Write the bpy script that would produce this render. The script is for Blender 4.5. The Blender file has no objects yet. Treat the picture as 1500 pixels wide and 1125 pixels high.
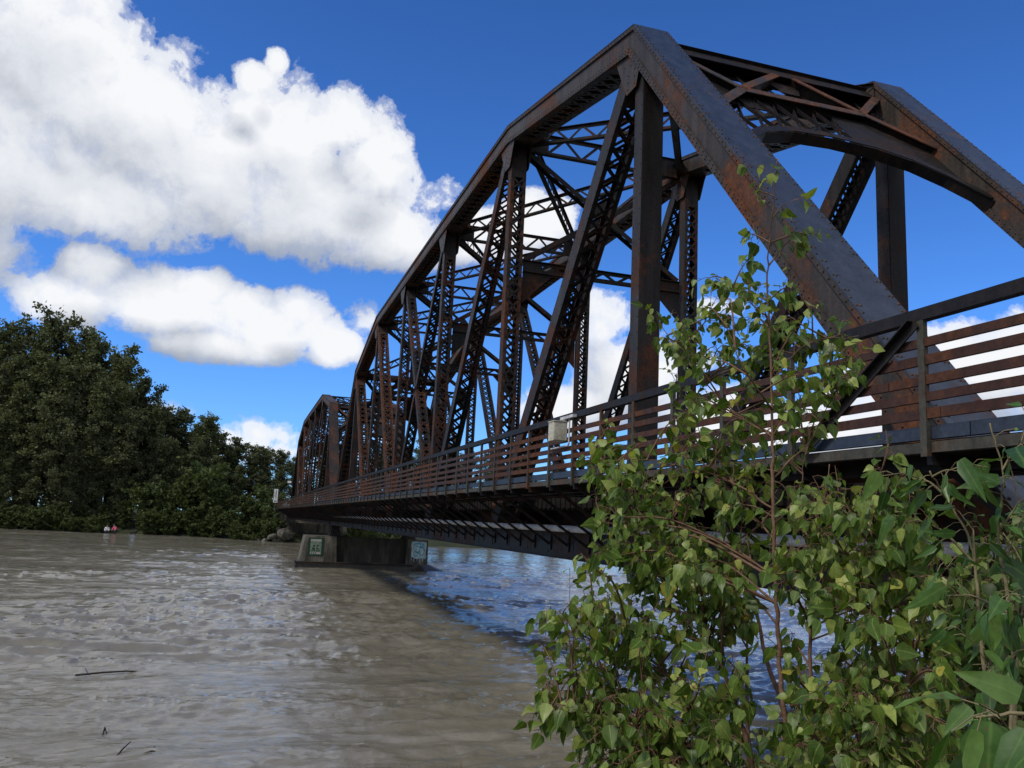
import bpy, math, random
import numpy as np
from mathutils import Vector, Matrix
R = math.radians
random.seed(7); rng = np.random.default_rng(7)
sc = bpy.context.scene
col = sc.collection

# ------------------------------------------------------------------ camera
F_PX = 1236.854
PITCH, ROLL, YAW = 0.1646, 0.0467, 0.2996
CAM = np.array([-6.503, -5.318, 0.258])
fw = np.array([math.sin(YAW)*math.cos(PITCH), math.cos(YAW)*math.cos(PITCH), math.sin(PITCH)])
rt = np.array([math.cos(YAW), -math.sin(YAW), 0.0]); up = np.cross(rt, fw)
AU = rt*math.cos(ROLL) + up*math.sin(ROLL); AV = -rt*math.sin(ROLL) + up*math.cos(ROLL)
def ray(px, py):
    v = fw*F_PX + AU*(px-750) - AV*(py-562.5)
    return v/np.linalg.norm(v)
def at(px, py, dist): return CAM + ray(px, py)*dist
def at_y(px, py, y): q = ray(px, py); return CAM + q*(y-CAM[1])/q[1]
def at_z(px, py, z): q = ray(px, py); return CAM + q*(z-CAM[2])/q[2]
def azel(px, py):
    q = ray(px, py); return math.degrees(math.atan2(q[0], q[1])), math.degrees(math.asin(q[2]))
cam = bpy.data.cameras.new('camera'); co = bpy.data.objects.new('camera', cam); col.objects.link(co)
cam.sensor_width = 36; cam.lens = 36*F_PX/1500; cam.clip_start = .05; cam.clip_end = 5000
M = Matrix(((AU[0], AV[0], -fw[0], CAM[0]), (AU[1], AV[1], -fw[1], CAM[1]), (AU[2], AV[2], -fw[2], CAM[2]), (0, 0, 0, 1)))
co.matrix_world = M
sc.camera = co
WZ = -3.65                       # river level

# ------------------------------------------------------------------ helpers
class MB:
    def __init__(s): s.v = []; s.f = []; s.mi = []; s.uv = None; s.m = 0
    def add(s, vs, fs):
        b = len(s.v); s.v.extend([tuple(p) for p in vs])
        for f in fs: s.f.append(tuple(i+b for i in f)); s.mi.append(s.m)
    def box(s, x0, x1, y0, y1, z0, z1):
        s.add([(x0,y0,z0),(x1,y0,z0),(x1,y1,z0),(x0,y1,z0),(x0,y0,z1),(x1,y0,z1),(x1,y1,z1),(x0,y1,z1)],
              [(0,3,2,1),(4,5,6,7),(0,1,5,4),(1,2,6,5),(2,3,7,6),(3,0,4,7)])
    def bar(s, p, q, a, b, ref=(1,0,0)):
        """box from p to q; a = size along ref, b = the other size"""
        p = np.array(p, float); q = np.array(q, float); t = q-p; t /= np.linalg.norm(t)
        r = np.array(ref, float); r -= t*(r@t)
        if np.linalg.norm(r) < 1e-4: r = np.array((0,1.,0)); r -= t*(r@t)
        r /= np.linalg.norm(r); n = np.cross(t, r)
        c = [(-1,-1),(1,-1),(1,1),(-1,1)]
        vs = [p + r*a/2*i + n*b/2*j for i, j in c] + [q + r*a/2*i + n*b/2*j for i, j in c]
        s.add(vs, [(0,3,2,1),(4,5,6,7),(0,1,5,4),(1,2,6,5),(2,3,7,6),(3,0,4,7)])
    def prism(s, poly, x0, x1):
        """poly in (y,z), extruded along x"""
        n = len(poly)
        vs = [(x0, y, z) for y, z in poly] + [(x1, y, z) for y, z in poly]
        s.add(vs, [tuple(range(n)), tuple(range(2*n-1, n-1, -1))] + [(i, i+n, (i+1) % n+n, (i+1) % n) for i in range(n)])
    def slab(s, pts, n, t):
        """flat polygon of 3-D points thickened by t along n"""
        n = np.array(n, float); k = len(pts)
        vs = [np.array(p)-n*t/2 for p in pts] + [np.array(p)+n*t/2 for p in pts]
        s.add(vs, [tuple(range(k)), tuple(range(2*k-1, k-1, -1))] + [(i, i+k, (i+1) % k+k, (i+1) % k) for i in range(k)])
    def tube(s, pts, rad, sides=5, cap=True):
        pts = [np.array(p, float) for p in pts]; n = len(pts)
        if not hasattr(rad, '__len__'): rad = [rad]*n
        vs = []; ref = np.array((.31, .83, .46))
        for i, p in enumerate(pts):
            t = pts[min(i+1, n-1)]-pts[max(i-1, 0)]; t /= (np.linalg.norm(t)+1e-9)
            a = np.cross(t, ref); a /= (np.linalg.norm(a)+1e-9); b = np.cross(t, a)
            for k in range(sides):
                w = 2*math.pi*k/sides; vs.append(p + (a*math.cos(w) + b*math.sin(w))*rad[i])
        fs = [(i*sides+k, i*sides+(k+1) % sides, (i+1)*sides+(k+1) % sides, (i+1)*sides+k) for i in range(n-1) for k in range(sides)]
        if cap: fs += [tuple(range(sides-1, -1, -1)), tuple(range((n-1)*sides, n*sides))]
        s.add(vs, fs)
    def rivet(s, p, n, r=.021, h=.014):
        p = np.array(p, float); n = np.array(n, float); n /= np.linalg.norm(n)
        a = np.cross(n, (.3, .5, .8)); a /= np.linalg.norm(a); b = np.cross(n, a)
        vs = [p + (a*math.cos(k*math.pi/3)+b*math.sin(k*math.pi/3))*r for k in range(6)]
        vs += [p + n*h + (a*math.cos(k*math.pi/3)+b*math.sin(k*math.pi/3))*r*.55 for k in range(6)]
        s.add(vs, [(k, (k+1) % 6, 6+(k+1) % 6, 6+k) for k in range(6)] + [tuple(range(6, 12))])
    def mesh(s, name, mats, smooth=False):
        me = bpy.data.meshes.new(name); me.from_pydata([tuple(map(float, p)) for p in s.v], [], s.f)
        if not isinstance(mats, (list, tuple)): mats = [mats]
        for m in mats: me.materials.append(m)
        if any(s.mi): me.polygons.foreach_set('material_index', s.mi)
        if smooth: me.polygons.foreach_set('use_smooth', [True]*len(me.polygons))
        if s.uv is not None:
            l = me.uv_layers.new(name='UVMap'); idx = np.empty(len(me.loops), np.int32); me.loops.foreach_get('vertex_index', idx)
            l.data.foreach_set('uv', np.array(s.uv, float)[idx].ravel())
        me.update(); return me
    def obj(s, name, mats, parent=None, smooth=False, loc=None):
        return link(name, s.mesh(name, mats, smooth), parent, loc)
def link(name, me, parent=None, loc=None):
    o = bpy.data.objects.new(name, me); col.objects.link(o)
    if parent: o.parent = parent
    if loc is not None: o.location = loc
    return o
def tag(o, label=None, cat=None, group=None, kind=None):
    if label: o['label'] = label
    if cat: o['category'] = cat
    if group: o['group'] = group
    if kind: o['kind'] = kind
    return o
def thing(name, loc, label, cat, group=None):
    o = bpy.data.objects.new(name, None); col.objects.link(o); o.location = loc
    o.empty_display_size = .2
    return tag(o, label, cat, group)
# gradient noise in numpy
_perm = np.tile(rng.permutation(256), 3); _ga = rng.uniform(0, 2*math.pi, 256); _gx, _gy = np.cos(_ga), np.sin(_ga)
def pnoise(x, y):
    xi = np.floor(x).astype(int); yi = np.floor(y).astype(int); xf = x-xi; yf = y-yi; xi &= 255; yi &= 255
    u = xf*xf*xf*(xf*(xf*6-15)+10); v = yf*yf*yf*(yf*(yf*6-15)+10)
    def g(ix, iy, dx, dy):
        h = _perm[_perm[ix & 255] + (iy & 255)]; return _gx[h]*dx + _gy[h]*dy
    a = g(xi, yi, xf, yf); b = g(xi+1, yi, xf-1, yf); c = g(xi, yi+1, xf, yf-1); d = g(xi+1, yi+1, xf-1, yf-1)
    return (a+(b-a)*u) + ((c+(d-c)*u)-(a+(b-a)*u))*v

# ------------------------------------------------------------------ materials
class NT:
    def __init__(s, nt): s.nt = nt
    def n(s, typ, **kw):
        nd = s.nt.nodes.new(typ)
        for k, v in kw.items():
            if k == 'ins':
                for a, b in v.items():
                    if hasattr(b, 'is_linked') or isinstance(b, bpy.types.NodeSocket): s.nt.links.new(b, nd.inputs[a])
                    else: nd.inputs[a].default_value = b
            else: setattr(nd, k, v)
        return nd
    def math(s, op, a, b=None, c=None, clamp=False):
        nd = s.nt.nodes.new('ShaderNodeMath'); nd.operation = op; nd.use_clamp = clamp
        for i, x in enumerate((a, b, c)):
            if x is None: continue
            if isinstance(x, bpy.types.NodeSocket): s.nt.links.new(x, nd.inputs[i])
            else: nd.inputs[i].default_value = x
        return nd.outputs[0]
    def vmath(s, op, a, b=None):
        nd = s.nt.nodes.new('ShaderNodeVectorMath'); nd.operation = op
        for i, x in enumerate((a, b)):
            if x is None: continue
            if isinstance(x, bpy.types.NodeSocket): s.nt.links.new(x, nd.inputs[i])
            else: nd.inputs[i].default_value = x
        return nd
    def ramp(s, fac, stops, interp='LINEAR'):
        nd = s.nt.nodes.new('ShaderNodeValToRGB'); cr = nd.color_ramp; cr.interpolation = interp
        while len(cr.elements) < len(stops): cr.elements.new(.5)
        for e, (p, c) in zip(cr.elements, stops):
            e.position = p; e.color = (c, c, c, 1) if not hasattr(c, '__len__') else (*c, 1)
        s.nt.links.new(fac, nd.inputs[0]); return nd.outputs[0]
    def mix(s, fac, a, b, blend='MIX'):
        nd = s.nt.nodes.new('ShaderNodeMix'); nd.data_type = 'RGBA'; nd.blend_type = blend
        for i, x in ((0, fac), (6, a), (7, b)):
            if isinstance(x, bpy.types.NodeSocket): s.nt.links.new(x, nd.inputs[i])
            else: nd.inputs[i].default_value = x if i == 0 else (*x, 1)
        return nd.outputs[2]
    def noise(s, vec, scale, detail=4, rough=.55, scl=None, dist=0):
        if scl is not None:
            vec = s.vmath('MULTIPLY', vec, scl).outputs[0]
        return s.n('ShaderNodeTexNoise', ins={'Vector': vec, 'Scale': scale, 'Detail': detail, 'Roughness': rough, 'Distortion': dist}).outputs['Fac']
def material(name):
    m = bpy.data.materials.new(name); m.use_nodes = True; t = NT(m.node_tree)
    p = m.node_tree.nodes['Principled BSDF']; return m, t, p
def lk(t, a, b): t.nt.links.new(a, b)

def steel(name, dark, mid, rust, rust_amt, rough=.55, spec=.14):
    m, t, p = material(name)
    g = t.n('ShaderNodeNewGeometry'); pos = g.outputs['Position']
    n1 = t.noise(pos, .9, 6, .62); n2 = t.noise(pos, 7, 5, .65); n3 = t.noise(pos, 5, 4, .6, (1, 1, .12)); n4 = t.noise(pos, .33, 3, .5)
    strk = t.ramp(t.noise(pos, 9, 4, .65, (1, 1, .05)), [(.55, 0), (.72, 1)])
    base = t.mix(t.ramp(n3, [(.35, 0), (.68, 1)]), dark, mid)
    rmix = t.math('ADD', t.math('MULTIPLY', n1, .62), t.math('ADD', t.math('MULTIPLY', n2, .28), t.math('MULTIPLY', n4, .34)))
    lo = .72 - .28*rust_amt
    rf = t.ramp(rmix, [(lo, 0), (lo+.10, 1)])
    rf = t.math('MAXIMUM', rf, t.math('MULTIPLY', strk, .42*min(1, rust_amt*1.4)))
    rc = t.mix(t.ramp(n2, [(.3, 0), (.7, 1)]), tuple(c*.45 for c in rust), rust)
    c = t.mix(rf, base, rc)
    fleck = t.ramp(t.noise(pos, 23, 3, .6), [(.3, .72), (.7, 1.2)])
    c = t.mix(1.0, c, fleck, 'MULTIPLY')
    lk(t, c, p.inputs['Base Color'])
    lk(t, t.math('ADD', t.math('MULTIPLY', rf, .3), rough-.08, clamp=True), p.inputs['Roughness'])
    bp = t.n('ShaderNodeBump', ins={'Strength': .22, 'Distance': .02, 'Height': t.noise(pos, 16, 5, .6)})
    lk(t, bp.outputs[0], p.inputs['Normal']); p.inputs['Specular IOR Level'].default_value = spec
    return m
M_STEEL = steel('weathered_steel', (.017, .016, .016), (.036, .031, .028), (.09, .040, .025), .38)
M_RUST = steel('rusty_steel', (.027, .020, .017), (.055, .036, .027), (.115, .051, .030), .64, .7)
M_LACE = steel('laced_dark_steel', (.013, .012, .013), (.030, .025, .023), (.085, .036, .022), .36)
M_LACER = steel('laced_rusty_steel', (.018, .014, .013), (.040, .027, .021), (.10, .043, .026), .52, .7)
M_DARK = steel('dark_steel', (.013, .013, .014), (.028, .025, .023), (.075, .034, .02), .36)
M_SLATE = steel('slate_paint_steel', (.020, .027, .042), (.036, .044, .064), (.085, .04, .026), .14, .45, .3)
M_EDGE = steel('brown_chord_steel', (.032, .028, .025), (.064, .053, .044), (.135, .055, .029), .42)
M_RAIL = steel('rail_brown_steel', (.034, .017, .013), (.062, .030, .021), (.11, .045, .024), .5)
M_POST = steel('rail_post_steel', (.040, .038, .030), (.075, .070, .055), (.10, .05, .03), .35)
M_BLKS = steel('blackened_steel', (.011, .010, .011), (.020, .017, .016), (.042, .023, .017), .28)
M_PIPE = steel('grey_pipe_jacket', (.40, .40, .415), (.58, .58, .60), (.28, .20, .14), .15)
M_BOX = steel('cream_box_paint', (.42, .40, .31), (.55, .53, .43), (.30, .20, .12), .2)
def plain(name, c1, c2, scale=6, rough=.85, bump=.3, scl=None, spec=.25):
    m, t, p = material(name); pos = t.n('ShaderNodeNewGeometry').outputs['Position']
    n = t.noise(pos, scale, 6, .6, scl)
    lk(t, t.mix(t.ramp(n, [(.3, 0), (.7, 1)]), c1, c2), p.inputs['Base Color']); p.inputs['Roughness'].default_value = rough
    p.inputs['Specular IOR Level'].default_value = spec
    if bump: lk(t, t.n('ShaderNodeBump', ins={'Strength': bump, 'Distance': .05, 'Height': n}).outputs[0], p.inputs['Normal'])
    return m
M_TIMBER = plain('grey_timber', (.035, .032, .03), (.085, .078, .07), 3, .8, .4, (1, .12, 1))
M_TIE = plain('creosoted_tie', (.008, .007, .006), (.02, .017, .014), 5, .95, .3, None, .1)
M_SOIL = plain('bank_soil', (.045, .038, .026), (.10, .085, .06), 1.2, .95, .6)
M_GRASSY = plain('bank_ground_cover', (.016, .022, .010), (.042, .048, .022), .8, .95, .6)
M_ROCK = plain('bank_rock', (.05, .048, .038), (.17, .16, .135), 1.4, .9, .7)
M_BARK = plain('grey_brown_bark', (.055, .045, .035), (.13, .11, .09), 9, .9, .5)
M_TWIG = plain('reddish_twig', (.10, .052, .030), (.20, .12, .075), 30, .7, .2)
M_TWIG2 = plain('pale_green_twig', (.13, .11, .05), (.24, .20, .11), 30, .7, .2)
M_WOOD = plain('wet_driftwood', (.014, .012, .010), (.05, .042, .034), 12, .6, .5)
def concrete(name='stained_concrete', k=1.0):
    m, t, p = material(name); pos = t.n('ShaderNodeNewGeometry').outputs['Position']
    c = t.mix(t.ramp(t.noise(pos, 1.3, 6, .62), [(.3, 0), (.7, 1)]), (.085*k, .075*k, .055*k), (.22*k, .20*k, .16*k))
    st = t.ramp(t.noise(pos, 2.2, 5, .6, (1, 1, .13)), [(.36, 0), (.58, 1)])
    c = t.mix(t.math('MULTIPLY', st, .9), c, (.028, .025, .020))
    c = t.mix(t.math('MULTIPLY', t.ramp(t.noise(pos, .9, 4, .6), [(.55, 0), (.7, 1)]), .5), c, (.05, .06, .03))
    # courses of formwork
    z = t.n('ShaderNodeSeparateXYZ', ins={0: pos}).outputs[2]
    fr = t.math('FRACT', t.math('MULTIPLY', z, 1.6)); ln = t.ramp(fr, [(.0, 0), (.03, 1)])
    c = t.mix(ln, tuple([.06, .054, .042]), c)
    lk(t, c, p.inputs['Base Color']); p.inputs['Roughness'].default_value = .9
    lk(t, t.n('ShaderNodeBump', ins={'Strength': .5, 'Distance': .06, 'Height': t.noise(pos, 5, 7, .65)}).outputs[0], p.inputs['Normal'])
    return m
M_CONC = concrete(); M_CONCD = concrete('shaded_stained_concrete', .55)  # second one: darker copy for the recessed pier wall, its shade put into the colour
M_WETC = plain('wet_footing_concrete', (.018, .016, .013), (.055, .048, .037), 2, .55, .5, None, .5)

def foliage(name, c1, c2, c3, trans=.35, vein=False, rough=.45, spec=.35):
    m, t, p = material(name)
    g = t.n('ShaderNodeNewGeometry'); rnd = g.outputs['Random Per Island']
    c = t.ramp(rnd, [(0, tuple(x*.7 for x in c1)), (.25, c1), (.6, c2), (.93, c3), (.97, tuple(min(1, x*1.4) for x in c3)), (1, (c3[0]*1.3, c3[1]*.95, c3[2]*.6))])
    if vein:
        uv = t.n('ShaderNodeUVMap').outputs[0]; s = t.n('ShaderNodeSeparateXYZ', ins={0: uv})
        ax = t.math('ABSOLUTE', s.outputs[0]); mid = t.ramp(ax, [(.0, 1), (.035, 0)])
        vv = t.math('FRACT', t.math('MULTIPLY', t.math('SUBTRACT', s.outputs[1], t.math('MULTIPLY', ax, .85)), 6.5))
        side = t.ramp(vv, [(.0, .6), (.12, 0), (.88, 0), (1, .6)])
        c = t.mix(t.math('MULTIPLY', t.math('MAXIMUM', mid, t.math('MULTIPLY', side, .35)), .55), c, tuple(min(1, x*1.35+.01) for x in c3))
        pos = g.outputs['Position']
        c = t.mix(1.0, c, t.ramp(t.noise(pos, 90, 4, .6), [(.3, .8), (.7, 1.15)]), 'MULTIPLY')
        spot = t.ramp(t.noise(pos, 110, 3, .6), [(.62, 0), (.68, 1)])
        c = t.mix(t.math('MULTIPLY', spot, .6), c, (.13, .085, .03))
        edge = t.math('MULTIPLY', t.ramp(ax, [(.24, 0), (.42, 1)]), t.ramp(t.noise(pos, 35, 2, .5), [(.5, 0), (.62, .75)]))
        c = t.mix(edge, c, (.17, .14, .035))
    lk(t, c, p.inputs['Base Color']); p.inputs['Roughness'].default_value = rough; p.inputs['Specular IOR Level'].default_value = spec
    tr = t.n('ShaderNodeBsdfTranslucent', ins={'Color': t.mix(1.0, c, (1.25, 1.2, .55), 'MULTIPLY')})
    mx = t.n('ShaderNodeMixShader', ins={0: trans, 1: p.outputs[0], 2: tr.outputs[0]})
    lk(t, mx.outputs[0], m.node_tree.nodes['Material Output'].inputs[0]); return m
M_LEAF = foliage('birch_leaf', (.072, .135, .019), (.118, .200, .030), (.285, .345, .085), .40, True, .42)
M_LEAFB = foliage('cottonwood_leaf', (.040, .100, .020), (.062, .140, .028), (.115, .200, .045), .35, True, .38, .4)
M_LEAFD = foliage('deep_shrub_leaf', (.055, .098, .018), (.090, .140, .028), (.18, .225, .06), .35, False, .5)
M_TREE = [foliage('cottonwood_crown', (.072, .084, .044), (.096, .112, .058), (.140, .160, .086), .32, False, .7, .15),
          foliage('alder_crown', (.080, .096, .046), (.106, .126, .060), (.152, .174, .086), .32, False, .7, .15)]
M_SHRUB = foliage('willow_crown', (.058, .082, .030), (.080, .112, .040), (.122, .152, .060), .34, False, .7, .15)

# ------------------------------------------------------------------ light and sky
SUN_AZ, SUN_EL = 252, 50          # azimuth from +Y towards +X
sd = Vector((math.sin(R(SUN_AZ))*math.cos(R(SUN_EL)), math.cos(R(SUN_AZ))*math.cos(R(SUN_EL)), math.sin(R(SUN_EL))))
L = bpy.data.lights.new('sun', 'SUN'); L.energy = 2.5; L.angle = R(9); L.color = (1, .94, .84)   # sun behind thin cloud: soft light
lo = bpy.data.objects.new('sun', L); col.objects.link(lo); lo.rotation_euler = sd.to_track_quat('Z', 'Y').to_euler(); lo.location = (30, 0, 60)

# cloud masses: azimuth, elevation, half width and half height in degrees, weight
PXD = 21.6
CL = [(60,40,130,120,1),(120,130,150,110,1),(0,220,210,125,1),(220,165,140,95,1),(300,245,200,105,1),(420,215,125,95,1),(515,185,72,66,1),
      (572,216,40,34,.9),(450,300,190,85,1.1),(560,345,120,52,1.05),(540,245,60,60,1.2),(140,290,230,66,1),(-120,120,160,220,1),(-200,300,200,90,1),
      (100,440,75,46,1),(135,392,52,40,1.05),(245,445,125,55,1),(292,428,55,42,1.05),(345,455,75,44,1),(405,485,110,50,1),(440,452,48,36,1.05),(485,508,55,32,1),(330,508,130,28,1),
      (372,112,36,28,.95),(402,92,20,24,.85),(330,648,230,40,.62),(400,636,120,28,.62),(250,606,50,22,.55),(245,600,60,24,.6),(130,640,200,40,.6),
      (548,470,44,34,.7),(640,300,60,42,.62),(690,345,62,52,.85),(790,315,62,44,.95),(750,345,80,52,.9),
      (880,470,62,56,.85),(930,545,110,62,1),(850,600,110,44,.95),(1040,448,75,24,.48),(1040,610,140,56,.9),(1460,540,150,72,1.05),(1330,590,160,60,1),(1200,630,220,46,.95),(1620,560,160,90,1),
      (1760,420,150,80,.9),(2000,600,300,90,1)]
w = bpy.data.worlds.new('World'); sc.world = w; w.use_nodes = True
nt = w.node_tree; t = NT(nt); bg = nt.nodes['Background']
gdir = t.n('ShaderNodeTexCoord').outputs['Generated']
sx = t.n('ShaderNodeSeparateXYZ', ins={0: gdir})
az = t.math('MULTIPLY', t.math('ARCTAN2', sx.outputs[0], sx.outputs[1]), 57.2958)
el = t.math('MULTIPLY', t.math('ARCSINE', sx.outputs[2]), 57.2958)
P0 = t.n('ShaderNodeCombineXYZ', ins={0: az, 1: el}).outputs[0]
ng = bpy.data.node_groups.new('cloud_masses', 'ShaderNodeTree')
ng.interface.new_socket('P', in_out='INPUT', socket_type='NodeSocketVector'); ng.interface.new_socket('B', in_out='OUTPUT', socket_type='NodeSocketFloat')
tg = NT(ng); gi = tg.n('NodeGroupInput'); go = tg.n('NodeGroupOutput'); acc = None
for px, py, rx, ry, wt in CL:
    a, e = azel(px, py)
    d = tg.vmath('LENGTH', tg.vmath('MULTIPLY', tg.vmath('SUBTRACT', gi.outputs[0], (a, e, 0)).outputs[0], (PXD/rx*math.cos(R(e)), PXD/ry, 0)).outputs[0]).outputs['Value']
    b = tg.math('SUBTRACT', wt, tg.math('MULTIPLY', d, d) if wt >= .8 else tg.math('MULTIPLY', d, .8))
    acc = b if acc is None else tg.math('SMOOTH_MAX', acc, b, .25)
# scattered clouds in the parts of the sky the list does not cover (behind and beside the camera)
sp = tg.n('ShaderNodeSeparateXYZ', ins={0: gi.outputs[0]})
away = tg.math('GREATER_THAN', tg.math('ABSOLUTE', tg.math('SUBTRACT', sp.outputs[0], 17.0)), 62.0)
gn = tg.n('ShaderNodeTexNoise', ins={'Vector': tg.vmath('MULTIPLY', gi.outputs[0], (1, 1.6, 1)).outputs[0], 'Scale': .035, 'Detail': 2.0}).outputs['Fac']
g2 = tg.math('SUBTRACT', tg.math('MULTIPLY', tg.math('SUBTRACT', gn, .40), 6.0), tg.math('MULTIPLY', tg.math('SUBTRACT', 1.0, away), 9.0))
acc = tg.math('MAXIMUM', acc, g2); acc = tg.math('MAXIMUM', acc, -1.5)
tg.nt.links.new(acc, go.inputs[0])
def cmass(v):
    nd = nt.nodes.new('ShaderNodeGroup'); nd.node_tree = ng; nt.links.new(v, nd.inputs[0]); return nd.outputs[0]
def cnoise(v):
    return t.n('ShaderNodeTexNoise', ins={'Vector': v, 'Scale': .27, 'Detail': 9.0, 'Roughness': .64, 'Distortion': .15}).outputs['Fac']
def dens(v): return t.math('ADD', cmass(v), t.math('MULTIPLY', t.math('SUBTRACT', cnoise(v), .52), 2.9))
P1 = t.vmath('ADD', P0, (.35, .75, 0)).outputs[0]; P2 = t.vmath('ADD', P0, (.4, 3.4, 0)).outputs[0]
D0 = dens(P0); D1 = dens(P1); B0 = cmass(P0); B2 = cmass(P2)
alpha = t.ramp(t.math('MULTIPLY', t.math('ADD', D0, .05), 1.0), [(.0, 0), (.16, .28), (.42, .86), (.85, 1)], 'EASE')
lit = t.math('ADD', .59, t.math('ADD', t.math('MULTIPLY', t.math('SUBTRACT', D0, D1), .17), t.math('MULTIPLY', t.math('SUBTRACT', B0, B2), .55)))
lit = t.math('ADD', lit, t.math('MULTIPLY', t.math('SUBTRACT', cnoise(t.vmath('ADD', P0, (40., 13., 0)).outputs[0]), .5), .35), clamp=True)
ccol = t.ramp(lit, [(.0, (.33, .37, .44)), (.30, (.47, .51, .58)), (.60, (.74, .77, .83)), (.90, (.93, .945, .97))])
sky = t.n('ShaderNodeTexSky'); sky.sky_type = 'NISHITA'; sky.sun_disc = False; sky.sun_elevation = R(SUN_EL); sky.sun_rotation = R(SUN_AZ)
sky.air_density = 1.0; sky.dust_density = .15; sky.ozone_density = 2.2
SKY_K = .095; TINT = (.60, 1.04, 1.8)
skyc = t.mix(1.0, sky.outputs[0], (SKY_K*TINT[0], SKY_K*TINT[1], SKY_K*TINT[2]), 'MULTIPLY')
hsv = t.n('ShaderNodeHueSaturation', ins={'Hue': .5, 'Saturation': 1.03, 'Value': 1.0, 'Color': skyc}).outputs[0]
hsv = t.mix(1.0, hsv, t.ramp(t.math('DIVIDE', el, 90.0), [(.12, 1.04), (.42, .80)]), 'MULTIPLY')
fin = t.mix(alpha, hsv, ccol)
nt.links.new(fin, bg.inputs['Color']); bg.inputs['Strength'].default_value = 1.0
w.cycles.sampling_method = 'MANUAL'; w.cycles.sample_map_resolution = 512

# ------------------------------------------------------------------ the truss span
PL = 8.7; NP = 7; SPAN = PL*NP
H1, H2, H3 = 10.145, 12.003, 12.03
NODES = [(0, -.02), (PL, H1), (2*PL, H2), (3*PL, H3), (4*PL, H3), (5*PL, H2), (6*PL, H1), (SPAN, -.02)]   # top line of the cover plates
TX = (.375, 6.10)                # centre planes of the two trusses
CW = .75
def offs(d):
    """the node polyline offset inwards by d, mitred"""
    P = [np.array(p, float) for p in NODES]; out = []
    nr = []
    for a, b in zip(P[:-1], P[1:]):
        tt = (b-a)/np.linalg.norm(b-a); nr.append(np.array((tt[1], -tt[0])))
    for i, p in enumerate(P):
        if i == 0: out.append(p + nr[0]*d)
        elif i == len(P)-1: out.append(p + nr[-1]*d)
        else:
            m = nr[i-1]+nr[i]; m /= np.linalg.norm(m); out.append(p + m*d/(m@nr[i]))
    return out
def sweep(mb, i0, i1, d0, d1, x0, x1):
    a = offs(d0); b = offs(d1)
    for i in range(i0, i1):
        q = [a[i], a[i+1], b[i+1], b[i]]
        mb.prism([(p[0], p[1]) for p in q], x0, x1)
def zigzag(mb, fa, fb, n, wid, th, ref, double=False):
    """flat lacing bars between two edges fa(u), fb(u)"""
    for k in range(n):
        u0, u1 = k/n, (k+1)/n
        p, q = (fa(u0), fb(u1)) if k % 2 == 0 else (fb(u0), fa(u1))
        mb.bar(p, q, wid, th, ref)
        if double:
            p, q = (fb(u0), fa(u1)) if k % 2 == 0 else (fa(u0), fb(u1)); mb.bar(p, q, wid, th, ref)
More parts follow.
